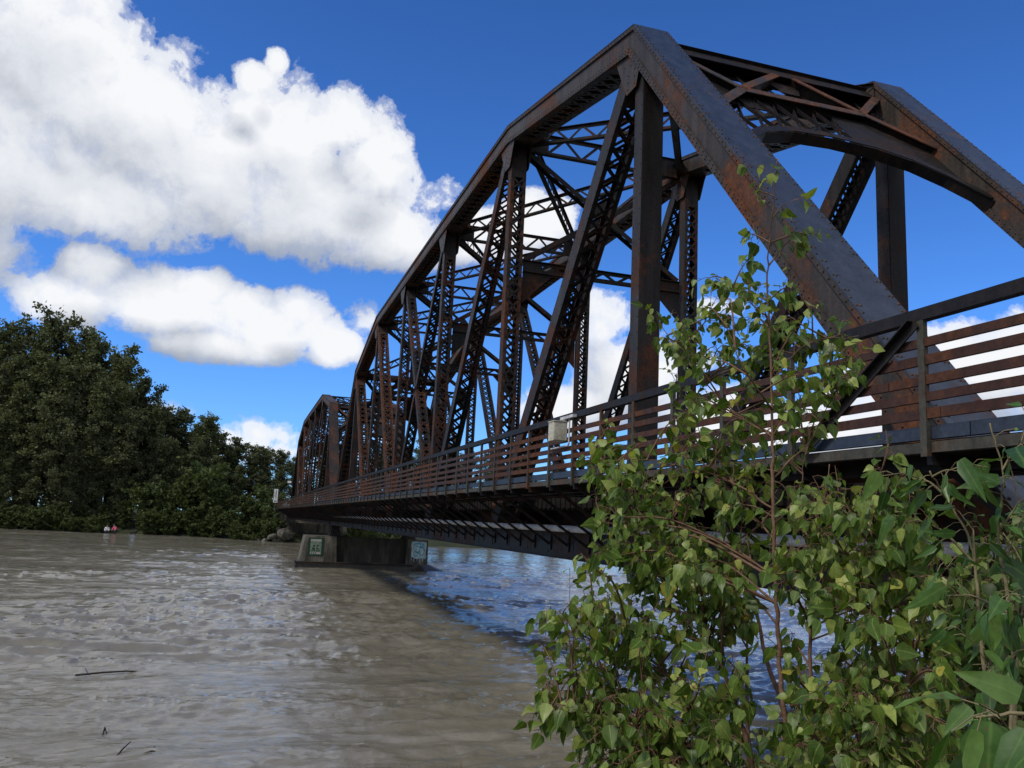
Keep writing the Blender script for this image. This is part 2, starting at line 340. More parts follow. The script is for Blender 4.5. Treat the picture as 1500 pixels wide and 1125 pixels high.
def chord_mesh(i0, i1, mats):
    mb = MB(); hw = CW/2; dd = .55
    mb.m = 1; sweep(mb, i0, i1, 0, .022, -hw, hw)                       # cover plate
    mb.m = 0
    for sgn in (-1, 1):
        xa, xb = sorted((sgn*(hw-.075), sgn*(hw-.047))); sweep(mb, i0, i1, .022, dd, xa, xb)        # web
        xa, xb = sorted((sgn*(hw-.047), sgn*(hw-.006))); sweep(mb, i0, i1, .022, .10, xa, xb-0 if sgn > 0 else xb)   # upper angle
        sweep(mb, i0, i1, dd-.13, dd-.002, *sorted((sgn*(hw-.047), sgn*(hw-.022))))
        sweep(mb, i0, i1, dd-.02, dd+.004, *sorted((sgn*(hw-.20), sgn*(hw-.0755))))
    a = offs(dd-.004)
    for i in range(i0, i1):
        p, q = a[i], a[i+1]; ln = np.linalg.norm(q-p); n = int(ln/.42)
        tt = (q-p)/ln; nrm = np.array((0, tt[1], -tt[0])); 
        fa = lambda u: (-hw+.1, p[0]+(q[0]-p[0])*u, p[1]+(q[1]-p[1])*u); fb = lambda u: (hw-.1, p[0]+(q[0]-p[0])*u, p[1]+(q[1]-p[1])*u)
        zigzag(mb, fa, fb, n, .09, .016, np.cross((1, 0, 0), nrm), True)
        for u0, u1 in ((0, 1.1/ln), (1-1.1/ln, 1)):                       # batten plates at the ends
            pa = p+(q-p)*u0; pb = p+(q-p)*u1
            mb.bar((0, pa[0]+nrm[1]*.014, pa[1]+nrm[2]*.014), (0, pb[0]+nrm[1]*.014, pb[1]+nrm[2]*.014), CW-.2, .014, (1, 0, 0))
        # rivets
        tv = np.array((0, tt[0], tt[1])); nin = np.array((0, tt[1], -tt[0])); c0 = np.array(NODES[i]); c1 = np.array(NODES[i+1])
        L_ = np.linalg.norm(c1-c0); m = int(L_/.155)
        for k in range(1, m):
            bpt = np.array((0, *(c0+(c1-c0)*k/m)))
            for sx_ in (-1, 1):
                mb.rivet(bpt + (sx_*(hw-.03), 0, 0), -nin); 
                if k % 2: mb.rivet(bpt + (sx_*(hw-.085), 0, 0), -nin)
                for dpt in (.06, dd-.04, dd-.10):
                    ex = hw-.006 if dpt < .1 else hw-.022
                    mb.rivet(bpt + nin*dpt + np.array((sx_*ex, 0, 0)), (sx_, 0, 0))
    # gusset plates hanging below the joints
    gp = offs(.40); g2 = offs(1.30)
    for i in range(max(i0, 1), min(i1, NP-1)+1):
        if (i == 1 and i0 == 0) or (i == NP-1 and i1 == NP): continue
        c = gp[i]; top = NODES[i]
        e0 = np.array(gp[i-1])-c; e0 /= np.linalg.norm(e0); e1 = np.array(gp[i+1])-c; e1 /= np.linalg.norm(e1)
        poly = [c+e0*.70, c+e0*.5+np.array((0, -.30)), c+np.array((-.21, -.95)), c+np.array((.21, -.95)), c+e1*.6+np.array((0, -.42)), c+e1*.85, c+np.array((0, .12))]
        for sgn in (-1, 1):
            xa, xb = sorted((sgn*(hw-.093), sgn*(hw-.0765))); mb.prism([tuple(p) for p in poly], xa, xb)
            for (uu, vv) in [(-.15, -.85), (.15, -.85), (-.15, -.7), (.15, -.7), (-.15, -.55), (.15, -.55), (-.3, -.3), (.3, -.3), (0, -.4)]:
                mb.rivet((sgn*(hw-.0765 if sgn > 0 else hw-.0765), c[0]+uu, c[1]+vv), (sgn, 0, 0))
    return mb
def member(p0, p1, wx, dp, pitch=.40, double=True, solid=False, flange=.085, bat=1.0):
    """built-up member in a truss plane from p0 to p1 (y,z): two channels at x=+-wx/2 tied by lacing"""
    mb = MB(); p0 = np.array(p0, float); p1 = np.array(p1, float); ln = np.linalg.norm(p1-p0); tt = (p1-p0)/ln; n = np.array((-tt[1], tt[0]))
    def P(x, u, d): q = p0+tt*u+n*d; return (x, q[0], q[1])
    N3 = (0, n[0], n[1])
    for s in (-1, 1):
        mb.bar(P(s*(wx/2-.009), 0, 0), P(s*(wx/2-.009), ln, 0), .018, dp, (1, 0, 0))
        for e in (-1, 1):
            mb.bar(P(s*(wx/2-.018-flange/2), 0, e*(dp/2-.008)), P(s*(wx/2-.018-flange/2), ln, e*(dp/2-.008)), flange, .016, (1, 0, 0))
    mb.m = 1
    for e in (-1, 1):
        off = e*(dp/2+.006)
        if solid:
            mb.bar(P(0, .0, off), P(0, ln, off), wx-.03, .012, (1, 0, 0)); continue
        k = max(3, int((ln-2*bat)/pitch))
        fa = lambda u: P(-wx/2+.05, bat+u*(ln-2*bat), off); fb = lambda u: P(wx/2-.05, bat+u*(ln-2*bat), off)
        zigzag(mb, fa, fb, k, .062, .012, np.cross(N3, (1, 0, 0)) if False else (1, 0, 0), double)
        for a, b in ((0, bat), (ln-bat, ln)):
            mb.bar(P(0, a, off), P(0, b, off), wx-.03, .012, (1, 0, 0))
    mb.m = 0; k = int(ln/.3)
    for j in range(1, k):
        for s in (-1, 1):
            for e in (-1, 1): mb.rivet(P(s*wx/2, ln*j/k, e*(dp/2-.05)), (s, 0, 0), .018, .011)
    return mb
def lattice(p, q, depth, n, dvec=(0, 0, -1), ch=.11, web=.062, double=False, plates=True):
    """lattice strut from p to q: top angle, bottom angle below it along dvec, and zigzag web"""
    mb = MB(); p = np.array(p, float); q = np.array(q, float); d = np.array(dvec, float)*depth
    ax = q-p; side = np.cross(ax, d); side /= np.linalg.norm(side)
    mb.bar(p, q, ch*1.6, .014, side); mb.bar(p+d, q+d, ch*1.6, .014, side)
    dn = d/np.linalg.norm(d)
    mb.bar(p+dn*ch/2, q+dn*ch/2, .014, ch, side); mb.bar(p+d-dn*ch/2, q+d-dn*ch/2, .014, ch, side)
    fa = lambda u: p+ax*u+dn*.04+side*.013; fb = lambda u: p+d+ax*u-dn*.04+side*.013
    for k in range(n):
        u0, u1 = k/n, (k+1)/n
        a, b = (fa(u0), fb(u1)) if k % 2 == 0 else (fb(u0), fa(u1)); mb.bar(a, b, .012, web*1.4, side)
        if double:
            a, b = (fb(u0), fa(u1)) if k % 2 == 0 else (fa(u0), fb(u1)); mb.bar(a+side*.013, b+side*.013, .012, web*1.4, side)
    if plates:
        for u0, u1 in ((0, .6/np.linalg.norm(ax)), (1-.6/np.linalg.norm(ax), 1)):
            mb.slab([p+ax*u0, p+ax*u1, p+ax*u1+d, p+ax*u0+d], side, .011)
    return mb

def build_span(y0, label):
    span = thing('truss_span', (0, y0, 0), label, 'bridge span', 'truss spans of the bridge')
    mats = [M_EDGE, M_SLATE]
    me_c = chord_mesh(1, 6, mats).mesh('top_chord', [M_EDGE, M_DARK])
    me_e0 = chord_mesh(0, 1, mats).mesh('end_post', mats); me_e1 = chord_mesh(6, 7, mats).mesh('end_post', mats)
    for x in TX:
        link('top_chord', me_c, span, (x, 0, 0)); link('end_post', me_e0, span, (x, 0, 0)); link('end_post', me_e1, span, (x, 0, 0))
    # bottom chord: a deep riveted box with splice seams
    bc = MB()
    for s in (-1, 1):
        xa, xb = sorted((s*.36, s*.335)); bc.box(xa, xb, -.35, SPAN+.35, -.40, .22)
        bc.box(*sorted((s*.36, s*.43)), -.35, SPAN+.35, -.40, -.385); bc.box(*sorted((s*.3605, s*.375)), -.35, SPAN+.35, -.384, -.30); bc.box(*sorted((s*.3605, s*.375)), -.35, SPAN+.35, .14, .22)
        for k in range(NP+1): bc.box(*sorted((s*.3605, s*.382)), k*PL-.55, k*PL+.55, -.299, .139)
        y = .9
        while y < SPAN:
            bc.box(*sorted((s*.3605, s*.368)), y-.03, y+.03, -.299, .139); y += 1.45
    n = int(SPAN/.45)
    zigzag(bc, lambda u: (-.3, u*SPAN, -.395), lambda u: (.3, u*SPAN, -.395), n, .08, .012, (1, 0, 0))
    me_b = bc.mesh('bottom_chord', M_DARK)
    for x in TX: link('bottom_chord', me_b, span, (x, 0, 0))
    # posts
    for i in range(1, NP):
        top = NODES[i][1]-.55; y = i*PL
        if i in (1, 6): mb = member((y, -.05), (y, top), .44, .35, solid=True, bat=.2)
        else: mb = member((y, -.05), (y, top), .46, .34, .36, bat=1.1)
        for x, mt in zip(TX, (M_RUST if i == 2 else M_STEEL, M_STEEL)):
            link('vertical_post', mb.mesh('vertical_post', [mt, M_LACE]), span, (x, 0, 0))
    # diagonals: heavy near the ends, light counters in the middle panel
    dg = [(1, 2, .58, .44, .40), (2, 3, .54, .38, .38), (3, 4, .42, .26, .34), (6, 5, .58, .44, .40), (5, 4, .54, .38, .38), (4, 3, .42, .26, .34)]
    for a, b, wx, dp, pt in dg:
        top = np.array((a*PL, NODES[a][1]-.35)); bot = np.array((b*PL, -.05))
        v = (bot-top)/np.linalg.norm(bot-top)
        mb = member(top+v*.35, bot, wx, dp, pt, bat=.9)
        for x, mt in zip(TX, (M_RUST if a in (5, 6) else M_STEEL, M_STEEL)):
            link('diagonal', mb.mesh('diagonal', [mt, M_LACER if mt is M_RUST else M_LACE]), span, (x, 0, 0))
    # portal frames, in the plane of the end posts
    xi, xo = TX[0]+CW/2-.02, TX[1]-CW/2+.02
    for end in (0, 1):
        i0, i1 = (0, 1) if end == 0 else (7, 6)
        lo_, hi_ = np.array((0, *NODES[i0]), float), np.array((0, *NODES[i1]), float)
        tv = (lo_-hi_)/np.linalg.norm(lo_-hi_); nv = np.cross((1, 0, 0), tv); nv *= np.sign(nv[2]) 
        def Q(x, s, d=0): p = hi_+tv*s+nv*(-.25+d); return np.array((x, p[1], p[2]))
        mb = MB(); xm = (xi+xo)/2; W_ = xo-xi
        def strip(a, b, wid=.17, dep=.26, back=False):
            """rolled tee: rusty flange towards the outside, dark web behind it"""
            (x0, s0), (x1, s1) = a, b
            mb.m = 1; pa, pb = Q(x0, s0, .02), Q(x1, s1, .02); sd = np.cross(pb-pa, nv); mb.bar(pa, pb, wid, .02, sd)
            mb.m = 0; mb.bar(Q(x0, s0, -.12), Q(x1, s1, -.12), .02, dep, np.cross(pb-pa, nv)); mb.bar(Q(x0, s0, -.26), Q(x1, s1, -.26), wid, .02, sd)
        mb.m = 0
        mb.bar(Q(xi, .20, 0), Q(xo, .20, 0), .02, .36, nv); mb.bar(Q(xi, .20, -.28), Q(xo, .20, -.28), .02, .36, nv); mb.bar(Q(xi, .02, -.14), Q(xo, .02, -.14), .44, .018, nv)
        kL, kR = 1.85, 4.65
        strip((xi, .42), (kL, 1.74)); strip((kL, 1.74), (3.2, .40)); strip((3.62, .40), (kR, 1.66)); strip((kR, 1.66), (5.70, .42))
        strip((kL, 1.80), (kR, 1.72), .22); strip((kL, 1.78), (xi-.05, 3.15), .2); strip((kR, 1.70), (xo+.05, 2.75), .2)
        mb.m = 0
        for k in range(1, 12):                                            # light web between the strut and the W
            x = xi+W_*k/12; yb = np.interp(x, [xi, kL, 3.2, 3.62, kR, xo], [.45, 1.7, .45, .45, 1.62, .45])
            if yb > .6: mb.bar(Q(x, .37, -.2), Q(x, yb, -.2), .014, .08, nv)
            if k < 11: mb.bar(Q(x, .38, -.22), Q(x+W_/12, min(1.75, .38+.75), -.22), .014, .06, nv)
        arc = [(xi-.02, 4.8), (1.05, 4.15), (1.5, 3.75), (2.2, 3.45), (3.1, 3.35), (4.0, 3.42), (4.7, 3.68), (5.2, 4.1), (xo+.02, 4.8)]
        for a, b in zip(arc[:-1], arc[1:]):
            mb.bar(Q(*a, -.12), Q(*b, -.12), .20, .02, nv); mb.bar(Q(a[0], a[1]-.10, .0), Q(b[0], b[1]-.10, .0), .016, .18, nv)
        top = lambda x: np.interp(x, [xi, kL, kR, xo], [3.1, 1.85, 1.80, 2.7]); bot = lambda x: np.interp(x, [p[0] for p in arc], [p[1] for p in arc])
        n_ = 7                                                            # lattice on one half, plated on the other
        for k in range(n_):
            x0, x1 = xi+(3.9-xi)*k/n_, xi+(3.9-xi)*(k+1)/n_
            mb.bar(Q(x0, top(x0), -.10), Q(x1, bot(x1), -.10), .065, .014, nv); mb.bar(Q(x0, bot(x0), -.13), Q(x1, top(x1), -.13), .065, .014, nv)
        xs_ = np.linspace(3.85, xo, 8)
        mb.slab([Q(x, top(x), -.12) for x in xs_] + [Q(x, bot(x), -.12) for x in xs_[::-1]], nv, .018)
        mb.slab([Q(xi, top(xi), -.12), Q(1.25, top(1.25), -.12), Q(1.05, bot(1.05), -.12), Q(xi, bot(xi), -.12)], nv, .018)
        mb.slab([Q(kL-.55, 1.35, -.13), Q(kL+.55, 1.35, -.13), Q(kL+.6, 2.3, -.13), Q(kL-.5, 2.3, -.13)], nv, .02); mb.slab([Q(kR-.6, 1.3, -.14), Q(kR+.6, 1.3, -.14), Q(kR+.6, 2.2, -.14), Q(kR-.6, 2.2, -.14)], nv, .02)
        mb.slab([Q(3.0, .38, -.14), Q(3.85, .38, -.14), Q(3.6, .95, -.14), Q(3.2, .95, -.14)], nv, .02)
        mb.obj('portal_frame', [M_BLKS, M_EDGE], span)
    # transverse struts and sway frames
    for i in range(2, 6):
        y = i*PL; z = NODES[i][1]-.10
        mb = lattice((xi, y, z), (xo, y, z), .62, 9, double=False)
        for d in (0,):
            lz = 7.9
            mb2 = lattice((xi-.05, y, lz), (xo+.05, y, lz), .34, 12)
            b = len(mb.v); mb.add(mb2.v, mb2.f)
            for a_, b_ in ((xi, xo), (xo, xi)):
                m3 = lattice((a_, y+.02, z-.64), (b_, y+.02, lz+.05), .28, 14, dvec=(0, 1, 0), ch=.09, web=.045)
                mb.add(m3.v, m3.f)
            mb.slab([((xi+xo)/2-.45, y, (z+lz)/2-.1), ((xi+xo)/2, y, (z+lz)/2-.6), ((xi+xo)/2+.45, y, (z+lz)/2-.1), ((xi+xo)/2, y, (z+lz)/2+.4)], (0, 1, 0), .02)
            for sg, xe in ((1, xi), (-1, xo)):
                mb.slab([(xe-sg*.05, y, lz-.34), (xe+sg*.9, y, lz-.34), (xe-sg*.05, y, lz-1.3)], (0, 1, 0), .02)
        mb.obj('sway_frame', M_DARK, span)
    # hip struts behind the portals
    # top laterals
    for i in range(1, 6):
        for a, b in ((0, 1), (1, 0)):
            xa = (xi, xo)[a]; xb = (xi, xo)[b]; sgn = .04 if a else -.02
            pa = np.array((xa, i*PL, NODES[i][1]-.12+sgn)); pb = np.array((xb, (i+1)*PL, NODES[i+1][1]-.12+sgn))
            lattice(pa, pb, .46, 20, ch=.10, web=.05).obj('lateral_brace', M_DARK, span)
    # floor system
    for i in range(NP+1):
        y = min(max(i*PL, .05), SPAN-.05); mb = MB()
        mb.box(TX[0]+.36, TX[1]-.36, y-.012, y+.012, -.38, .60); mb.box(TX[0]+.36, TX[1]-.36, y-.16, y+.16, .6005, .63); mb.box(TX[0]+.36, TX[1]-.36, y-.16, y+.16, -.41, -.3805)
        for k in range(5): xx = TX[0]+.7+k*1.08; mb.box(xx-.01, xx+.01, y-.12, y-.013, -.38, .6)
        mb.obj('floor_beam', M_DARK, span)
    for xs in (1.75, 2.75, 3.72, 4.72):
        mb = MB()
        for i in range(NP):
            a, b = i*PL+.17, (i+1)*PL-.17
            if i == 0: a = .22
            mb.box(xs-.01, xs+.01, a, b, -.18, .64); mb.box(xs-.13, xs+.13, a, b, .6405, .66); mb.box(xs-.13, xs+.13, a, b, -.20, -.1805)
        mb.obj('stringer', M_DARK, span)
    mb = MB(); y = .1
    while y < SPAN-.1:
        mb.box(.80, 5.68, y, y+.24, .70, .97); y += .33
    mb.box(.85, 5.63, .1, SPAN-.1, .662, .70-.002)
    mb.obj('tie_deck', M_TIE, span)
    for xs in (2.52, 3.955):
        mb = MB(); mb.box(xs-.035, xs+.035, .02, SPAN-.02, 1.085, 1.13); mb.box(xs-.01, xs+.01, .02, SPAN-.02, .99, 1.0845); mb.box(xs-.07, xs+.07, .02, SPAN-.02, .973, .9895)
        mb.obj('track_rail', M_RUST, span)
    for i in range(NP):
        mb = MB()
        mb.bar((TX[0]+.36, i*PL+.2, -.33), (TX[1]-.36, (i+1)*PL-.2, -.33), .12, .02, (0, 0, 1)); mb.bar((TX[1]-.36, i*PL+.2, -.36), (TX[0]+.36, (i+1)*PL-.2, -.36), .12, .02, (0, 0, 1))
        mb.obj('bottom_lateral_brace', M_DARK, span)
    return span
near = build_span(0, 'rust brown steel through truss span nearest the viewer, tall arched top chord')
# the second span: the same parts, copied
far = near.copy(); col.objects.link(far); far.location = (0, SPAN+.25, 0)
far['label'] = 'rusty steel truss span beyond the concrete pier, seen small and edge on'
for ch in list(near.children):
    c = ch.copy(); col.objects.link(c); c.parent = far
    if c.name.startswith('end_post') : pass
YE = 2*SPAN+.25                  # far end of the bridge
for ch in far.children:          # the browner, barer steel of the second portal
    if ch.name.startswith('end_post'):
        for k, m_ in ((0, M_STEEL), (1, M_STEEL)):
            ch.material_slots[k].link = 'OBJECT'; ch.material_slots[k].material = m_

# ------------------------------------------------------------------ walkway, railing, pipe, box
WX = -1.65
YS, YF = -7.0, YE+1.0
wk = thing('walkway', (WX, 0, .93), 'dark steel and timber footway bracketed along the side of the bridge', 'walkway')
def wobj(mb, name, mat, par): 
    mb.v = [(v[0]-par.location.x, v[1]-par.location.y, v[2]-par.location.z) for v in mb.v]
    return mb.obj(name, mat, par)
mb = MB(); y = YS
while y < YF:
    mb.box(WX+.09, -.08, y, y+.19, .985, 1.03); y += .2
wobj(mb, 'deck_planks', M_TIMBER, wk)
mb = MB(); mb.box(WX+.012, WX+.09, YS, YF, .932, 1.012); wobj(mb, 'edge_beam', M_POST, wk)
mb = MB(); y = YS
while y < YF:
    mb.box(WX+.02, WX+.075, y, min(y+3.2, YF)-.012, 1.034, 1.134); y += 3.2
wobj(mb, 'curb_beam', M_SLATE, wk)
for xs in (-1.1, -.55):
    mb = MB(); mb.box(xs-.06, xs+.06, YS, YF, .84, .9845); wobj(mb, 'joist', M_DARK, wk)
posts_y = [-6.4, -4.9, -3.4, -1.85, -.22, 1.42, 2.62, 3.74]
while posts_y[-1] < YF-1.2: posts_y.append(posts_y[-1]+1.077)
posts_y = [y for y in posts_y if y < YF-.2]
def bracket(mb, y):
    mb.bar((WX+.02, y, .885), (.0, y, .885), .05, .085, (0, 1, 0))
    mb.bar((WX+.06, y, .90), (-.015, y, -.12), .008, .055, (0, 1, 0)); mb.bar((WX+.078, y+.027, .915), (.0, y+.027, -.10), .045, .008, (0, 1, 0))
    mb.box(-.02, .0, y-.07, y+.07, -.25, .12)
def pgroup(fn, name, mat, par):
    order = [y for y in posts_y if y > -2.5]; rest = [y for y in posts_y if y <= -2.5] + order[100:]
    for y in order[:100]:
        mb = MB(); fn(mb, y); wobj(mb, name, mat, par)
    mb = MB()
    for y in rest: fn(mb, y)
    o = wobj(mb, name, mat, par); o['kind'] = 'stuff'
pgroup(bracket, 'bracket', M_DARK, wk)
rl = thing('railing', (WX, 0, .93), 'rust brown horizontal bar railing along the outer edge of the footway', 'railing')
def rpost(mb, y):
    mb.box(WX-.030, WX+.011, y-.032, y-.022, .90, 1.945); mb.box(WX-.030, WX-.022, y-.0219, y+.032, .90, 1.945)
pgroup(rpost, 'rail_post', M_POST, rl)
mb = MB(); mb.box(WX-.02, WX+.07, YS, YF, 1.952, 2.046); mb.box(WX-.03, WX-.0205, YS, YF, 1.946, 2.03); wobj(mb, 'top_rail', M_BLKS, rl)
for z1, z0 in ((1.806, 1.738), (1.668, 1.594), (1.519, 1.447), (1.385, 1.317), (1.258, 1.180)):
    mb = MB(); y = YS + random.uniform(0, 1.5); zz_ = [random.uniform(-.007, .007) for _ in range(200)]
    for q in range(60):                                                # lengths butted end to end, each a little bent
        ya, yb = (YS if q == 0 else y), min(y+2.154, YF)
        if ya >= YF-.1: break
        da, db = zz_[q], zz_[q+1]; xa_ = random.uniform(-.002, .002)
        for (xa, xb, za, zb) in ((WX-.0215, WX-.012, z0, z1), (WX-.0119, WX+.012, z0, z0+.008)):
            mb.add([(xa+xa_, ya, za+da), (xb+xa_, ya, za+da), (xb+xa_, yb-.006, za+db), (xa+xa_, yb-.006, za+db), (xa+xa_, ya, zb+da), (xb+xa_, ya, zb+da), (xb+xa_, yb-.006, zb+db), (xa+xa_, yb-.006, zb+db)],
                   [(0,3,2,1),(4,5,6,7),(0,1,5,4),(1,2,6,5),(2,3,7,6),(3,0,4,7)])
        y = yb
    wobj(mb, 'rail_bar', M_RAIL, rl)
mb = MB(); mb.bar((WX-.045, -.20, 1.93), (WX-.045, 1.24, .985), .012, .085, (1, 0, 0)); mb.bar((WX-.075, -.17, 1.95), (WX-.075, 1.27, 1.005), .06, .012, (1, 0, 0)); wobj(mb, 'diagonal_brace', M_DARK, rl)

pp = [( -.36+.012*math.sin(y*.9), y, .215+.035*abs(math.sin(y*.17+.4))*(1 if y > 16 else .2)) for y in np.arange(-3, YE+.5, 1.0)]
pb = MB(); pb.tube(pp, .068, 10)
pipe = tag(pb.obj('utility_pipe', M_PIPE, None, True), 'long pale grey jacketed pipe slung below the footway', 'pipe')

bx = thing('electrical_box', (WX-.15, 7.27, 1.6), 'cream painted metal cabinet hung outside the railing', 'cabinet')
bp0 = np.array((WX-.15, 7.27, 1.6))
def bpart(mb, n, m): mb.v = [tuple(np.array(v)-bp0) for v in mb.v]; return mb.obj(n, m, bx)
mb = MB(); mb.box(WX-.275, WX-.045, 7.16, 7.40, 1.60, 1.90); bpart(mb, 'cabinet_body', M_BOX)
mb = MB(); mb.box(WX-.268, WX-.052, 7.146, 7.1595, 1.61, 1.885); bpart(mb, 'door', M_BOX)
mb = MB(); mb.box(WX-.285, WX-.035, 7.138, 7.41, 1.9005, 1.915); bpart(mb, 'lid', M_BOX)
mb = MB(); mb.box(WX-.10, WX-.032, 6.80, 7.36, 1.945, 1.99); mb.box(WX-.08, WX-.04, 7.2, 7.3, 1.9155, 1.9445); bpart(mb, 'bracket_arm', M_PIPE)
mb = MB(); mb.tube([(WX-.055, 7.05, 1.945), (WX-.055, 7.05, 1.55), (WX-.055, 7.08, 1.52), (WX-.055, 7.85, 1.52)], .014, 6); bpart(mb, 'conduit', M_PIPE)

# ------------------------------------------------------------------ pier and abutments
YP = SPAN+.125
pier = thing('bridge_pier', (2.6, YP, WZ), 'stained concrete pier standing in the river under the joint of both spans', 'pier')
pz = np.array((2.6, YP, WZ))
def ppart(mb, n, m, sm=False): mb.v = [tuple(np.array(v)-pz) for v in mb.v]; return mb.obj(n, m, pier, sm)
def frus(mb, b0, t0, z0, z1):
    (x0, x1, y0, y1), (u0, u1, v0, v1) = b0, t0
    mb.add([(x0,y0,z0),(x1,y0,z0),(x1,y1,z0),(x0,y1,z0),(u0,v0,z1),(u1,v0,z1),(u1,v1,z1),(u0,v1,z1)],
           [(0,3,2,1),(4,5,6,7),(0,1,5,4),(1,2,6,5),(2,3,7,6),(3,0,4,7)])
mb = MB(); frus(mb, (-2.12, .55, YP-1.45, YP+1.45), (-1.82, .45, YP-1.3, YP+1.3), -3.1, -1.24); ppart(mb, 'end_column', M_CONC)
mb = MB(); frus(mb, (5.75, 7.45, YP-1.45, YP+1.45), (5.85, 7.42, YP-1.3, YP+1.3), -3.1, -1.24); ppart(mb, 'end_column', M_CONC)
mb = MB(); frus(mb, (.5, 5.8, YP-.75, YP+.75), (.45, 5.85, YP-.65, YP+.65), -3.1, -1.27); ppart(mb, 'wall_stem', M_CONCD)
mb = MB(); poly = [(-2.4, -1.75), (6.1, -1.75), (7.1, -3.1), (8.5, -2.5), (9.1, 0), (7.9, 1.2), (6.6, 1.75), (-2.4, 1.75)]
tp = [(-2.36, -1.7), (6.1, -1.7), (6.7, -2.1), (7.5, -1.6), (7.75, 0), (7.3, .9), (6.4, 1.7), (-2.36, 1.7)]
k = len(poly); mb.add([(x, YP+y, -5.2) for x, y in poly]+[(x, YP+y, -3.62) for x, y in poly]+[(x, YP+y, -3.1) for x, y in tp],
    [tuple(range(3*k-1, 2*k-1, -1))[::-1]] + [(i, (i+1) % k, k+(i+1) % k, k+i) for i in range(k)] + [(k+i, k+(i+1) % k, 2*k+(i+1) % k, 2*k+i) for i in range(k)])
ppart(mb, 'footing', M_WETC)
mb = MB(); mb.box(-2.46, 7.0, YP-1.80, YP-1.7505, -3.22, -3.12); mb.box(-2.46, -2.41, YP-1.8, YP-1.76, -3.75, -2.98); ppart(mb, 'steel_band', M_DARK)
for x in TX:
    for dy in (-.55, .55):
        mb = MB(); frus(mb, (x-.42, x+.42, YP+dy-.45, YP+dy+.45), (x-.28, x+.28, YP+dy-.25, YP+dy+.25), -1.27, -.62); mb.box(x-.36, x+.36, YP+dy-.3, YP+dy+.3, -.6195, -.405)
        ppart(mb, 'bearing_shoe', M_DARK)
# painted panel on the left column and graffiti on the right one (column face leans back: build in its plane)
def face(u, z, x0, off=.012):
    f = (z+3.1)/1.86; return np.array((x0+u, YP-1.45+.15*f-off, z))
fn = np.array((0, -1, .08)); fn /= np.linalg.norm(fn)
def quad(mb, x0, u0, u1, z0, z1, off): mb.slab([face(u0, z0, x0, off), face(u1, z0, x0, off), face(u1, z1, x0, off), face(u0, z1, x0, off)], fn, .008)
M_GRN = plain('dark_green_paint', (.010, .035, .026), (.02, .055, .04), 8, .7, .1)
M_PALE = plain('pale_green_paint', (.09, .14, .10), (.22, .27, .20), 5, .8, .1)
M_CRM = plain('chalk_paint', (.26, .26, .23), (.46, .46, .42), 6, .8, .1)
M_GBLUE = plain('light_blue_paint', (.12, .26, .31), (.46, .60, .62), 4, .8, .1, (1, 1, .35))
M_GDEEP = plain('teal_paint', (.03, .16, .22), (.09, .30, .36), 6, .8, .1)
pn = MB(); quad(pn, -1.58, 0, 1.13, -2.70, -1.38, .012); ppart(pn, 'painted_panel', M_GRN)
pn = MB(); quad(pn, -1.58, .16, .97, -2.60, -1.47, .022)
pn.m = 1; quad(pn, -1.58, .18, .95, -1.66, -1.50, .031); quad(pn, -1.58, .20, .90, -2.57, -2.42, .031)
pn.m = 2
def disc(mb, x0, u, z, r, off, r2=None):
    mb.slab([face(u+r*math.cos(a), z+(r2 or r)*math.sin(a), x0, off) for a in np.linspace(0, 2*math.pi, 14)[:-1]], fn, .006)
disc(pn, -1.58, .42, -1.97, .075, .033); disc(pn, -1.58, .66, -1.96, .06, .033); disc(pn, -1.58, .40, -2.18, .11, .033, .07); disc(pn, -1.58, .68, -2.16, .10, .033, .05)
for u in (.25, .42, .60, .76): quad(pn, -1.58, u, u+.10, -2.36, -2.27, .033)
for u in (.27, .40, .55): quad(pn, -1.58, u, u+.05, -2.55, -2.45, .040)
ppart(pn, 'panel_painting', [M_PALE, M_CRM, M_GRN])
gr = MB(); gq = random.Random(5); outl = [(.36,-2.5),(.40,-2.05),(.34,-1.7),(.42,-1.42),(.7,-1.36),(1.0,-1.41),(1.3,-1.35),(1.55,-1.45),(1.58,-1.8),(1.53,-2.2),(1.57,-2.55),(1.3,-2.66),(1.1,-2.58),(.9,-2.7),(.65,-2.6)]
gr.slab([face(u+gq.uniform(-.03, .03), z+gq.uniform(-.03, .03), 5.75, .012) for u, z in outl], fn, .008)
for u, z0, wd in ((.42, -2.78, .03), (.62, -2.92, .05), (.86, -2.84, .03), (1.07, -2.98, .04), (1.30, -2.86, .05), (1.46, -2.72, .03)):
    gr.bar(face(u, z0, 5.75, .012), face(u+gq.uniform(-.02, .02), -2.5, 5.75, .0125), .006, wd, fn)
gr.m = 1; 
for (u, z, r, r2) in ((.85, -1.85, .30, .36), (1.2, -2.1, .22, .30), (1.05, -1.65, .26, .14), (.75, -2.3, .16, .18)):
    for a0 in np.linspace(0, 2*math.pi, 12)[:-2]:
        a1 = a0+.55; q = [(u+r*math.cos(a0), z+r2*math.sin(a0)), (u+r*math.cos(a1), z+r2*math.sin(a1))]
        gr.bar(face(q[0][0], q[0][1], 5.75, .021), face(q[1][0], q[1][1], 5.75, .021), .006, .07, fn)
gr.m = 2; 
for (u, z, u2, z2) in ((.40, -2.5, .45, -1.5), (.52, -1.5, .62, -2.4), (1.42, -1.5, 1.5, -2.5), (.95, -2.5, 1.3, -2.4), (1.0, -1.9, 1.12, -2.25)):
    gr.bar(face(u, z, 5.75, .027), face(u2, z2, 5.75, .027), .006, .06, fn)
ppart(gr, 'graffiti', [M_GBLUE, M_GDEEP, M_CRM])

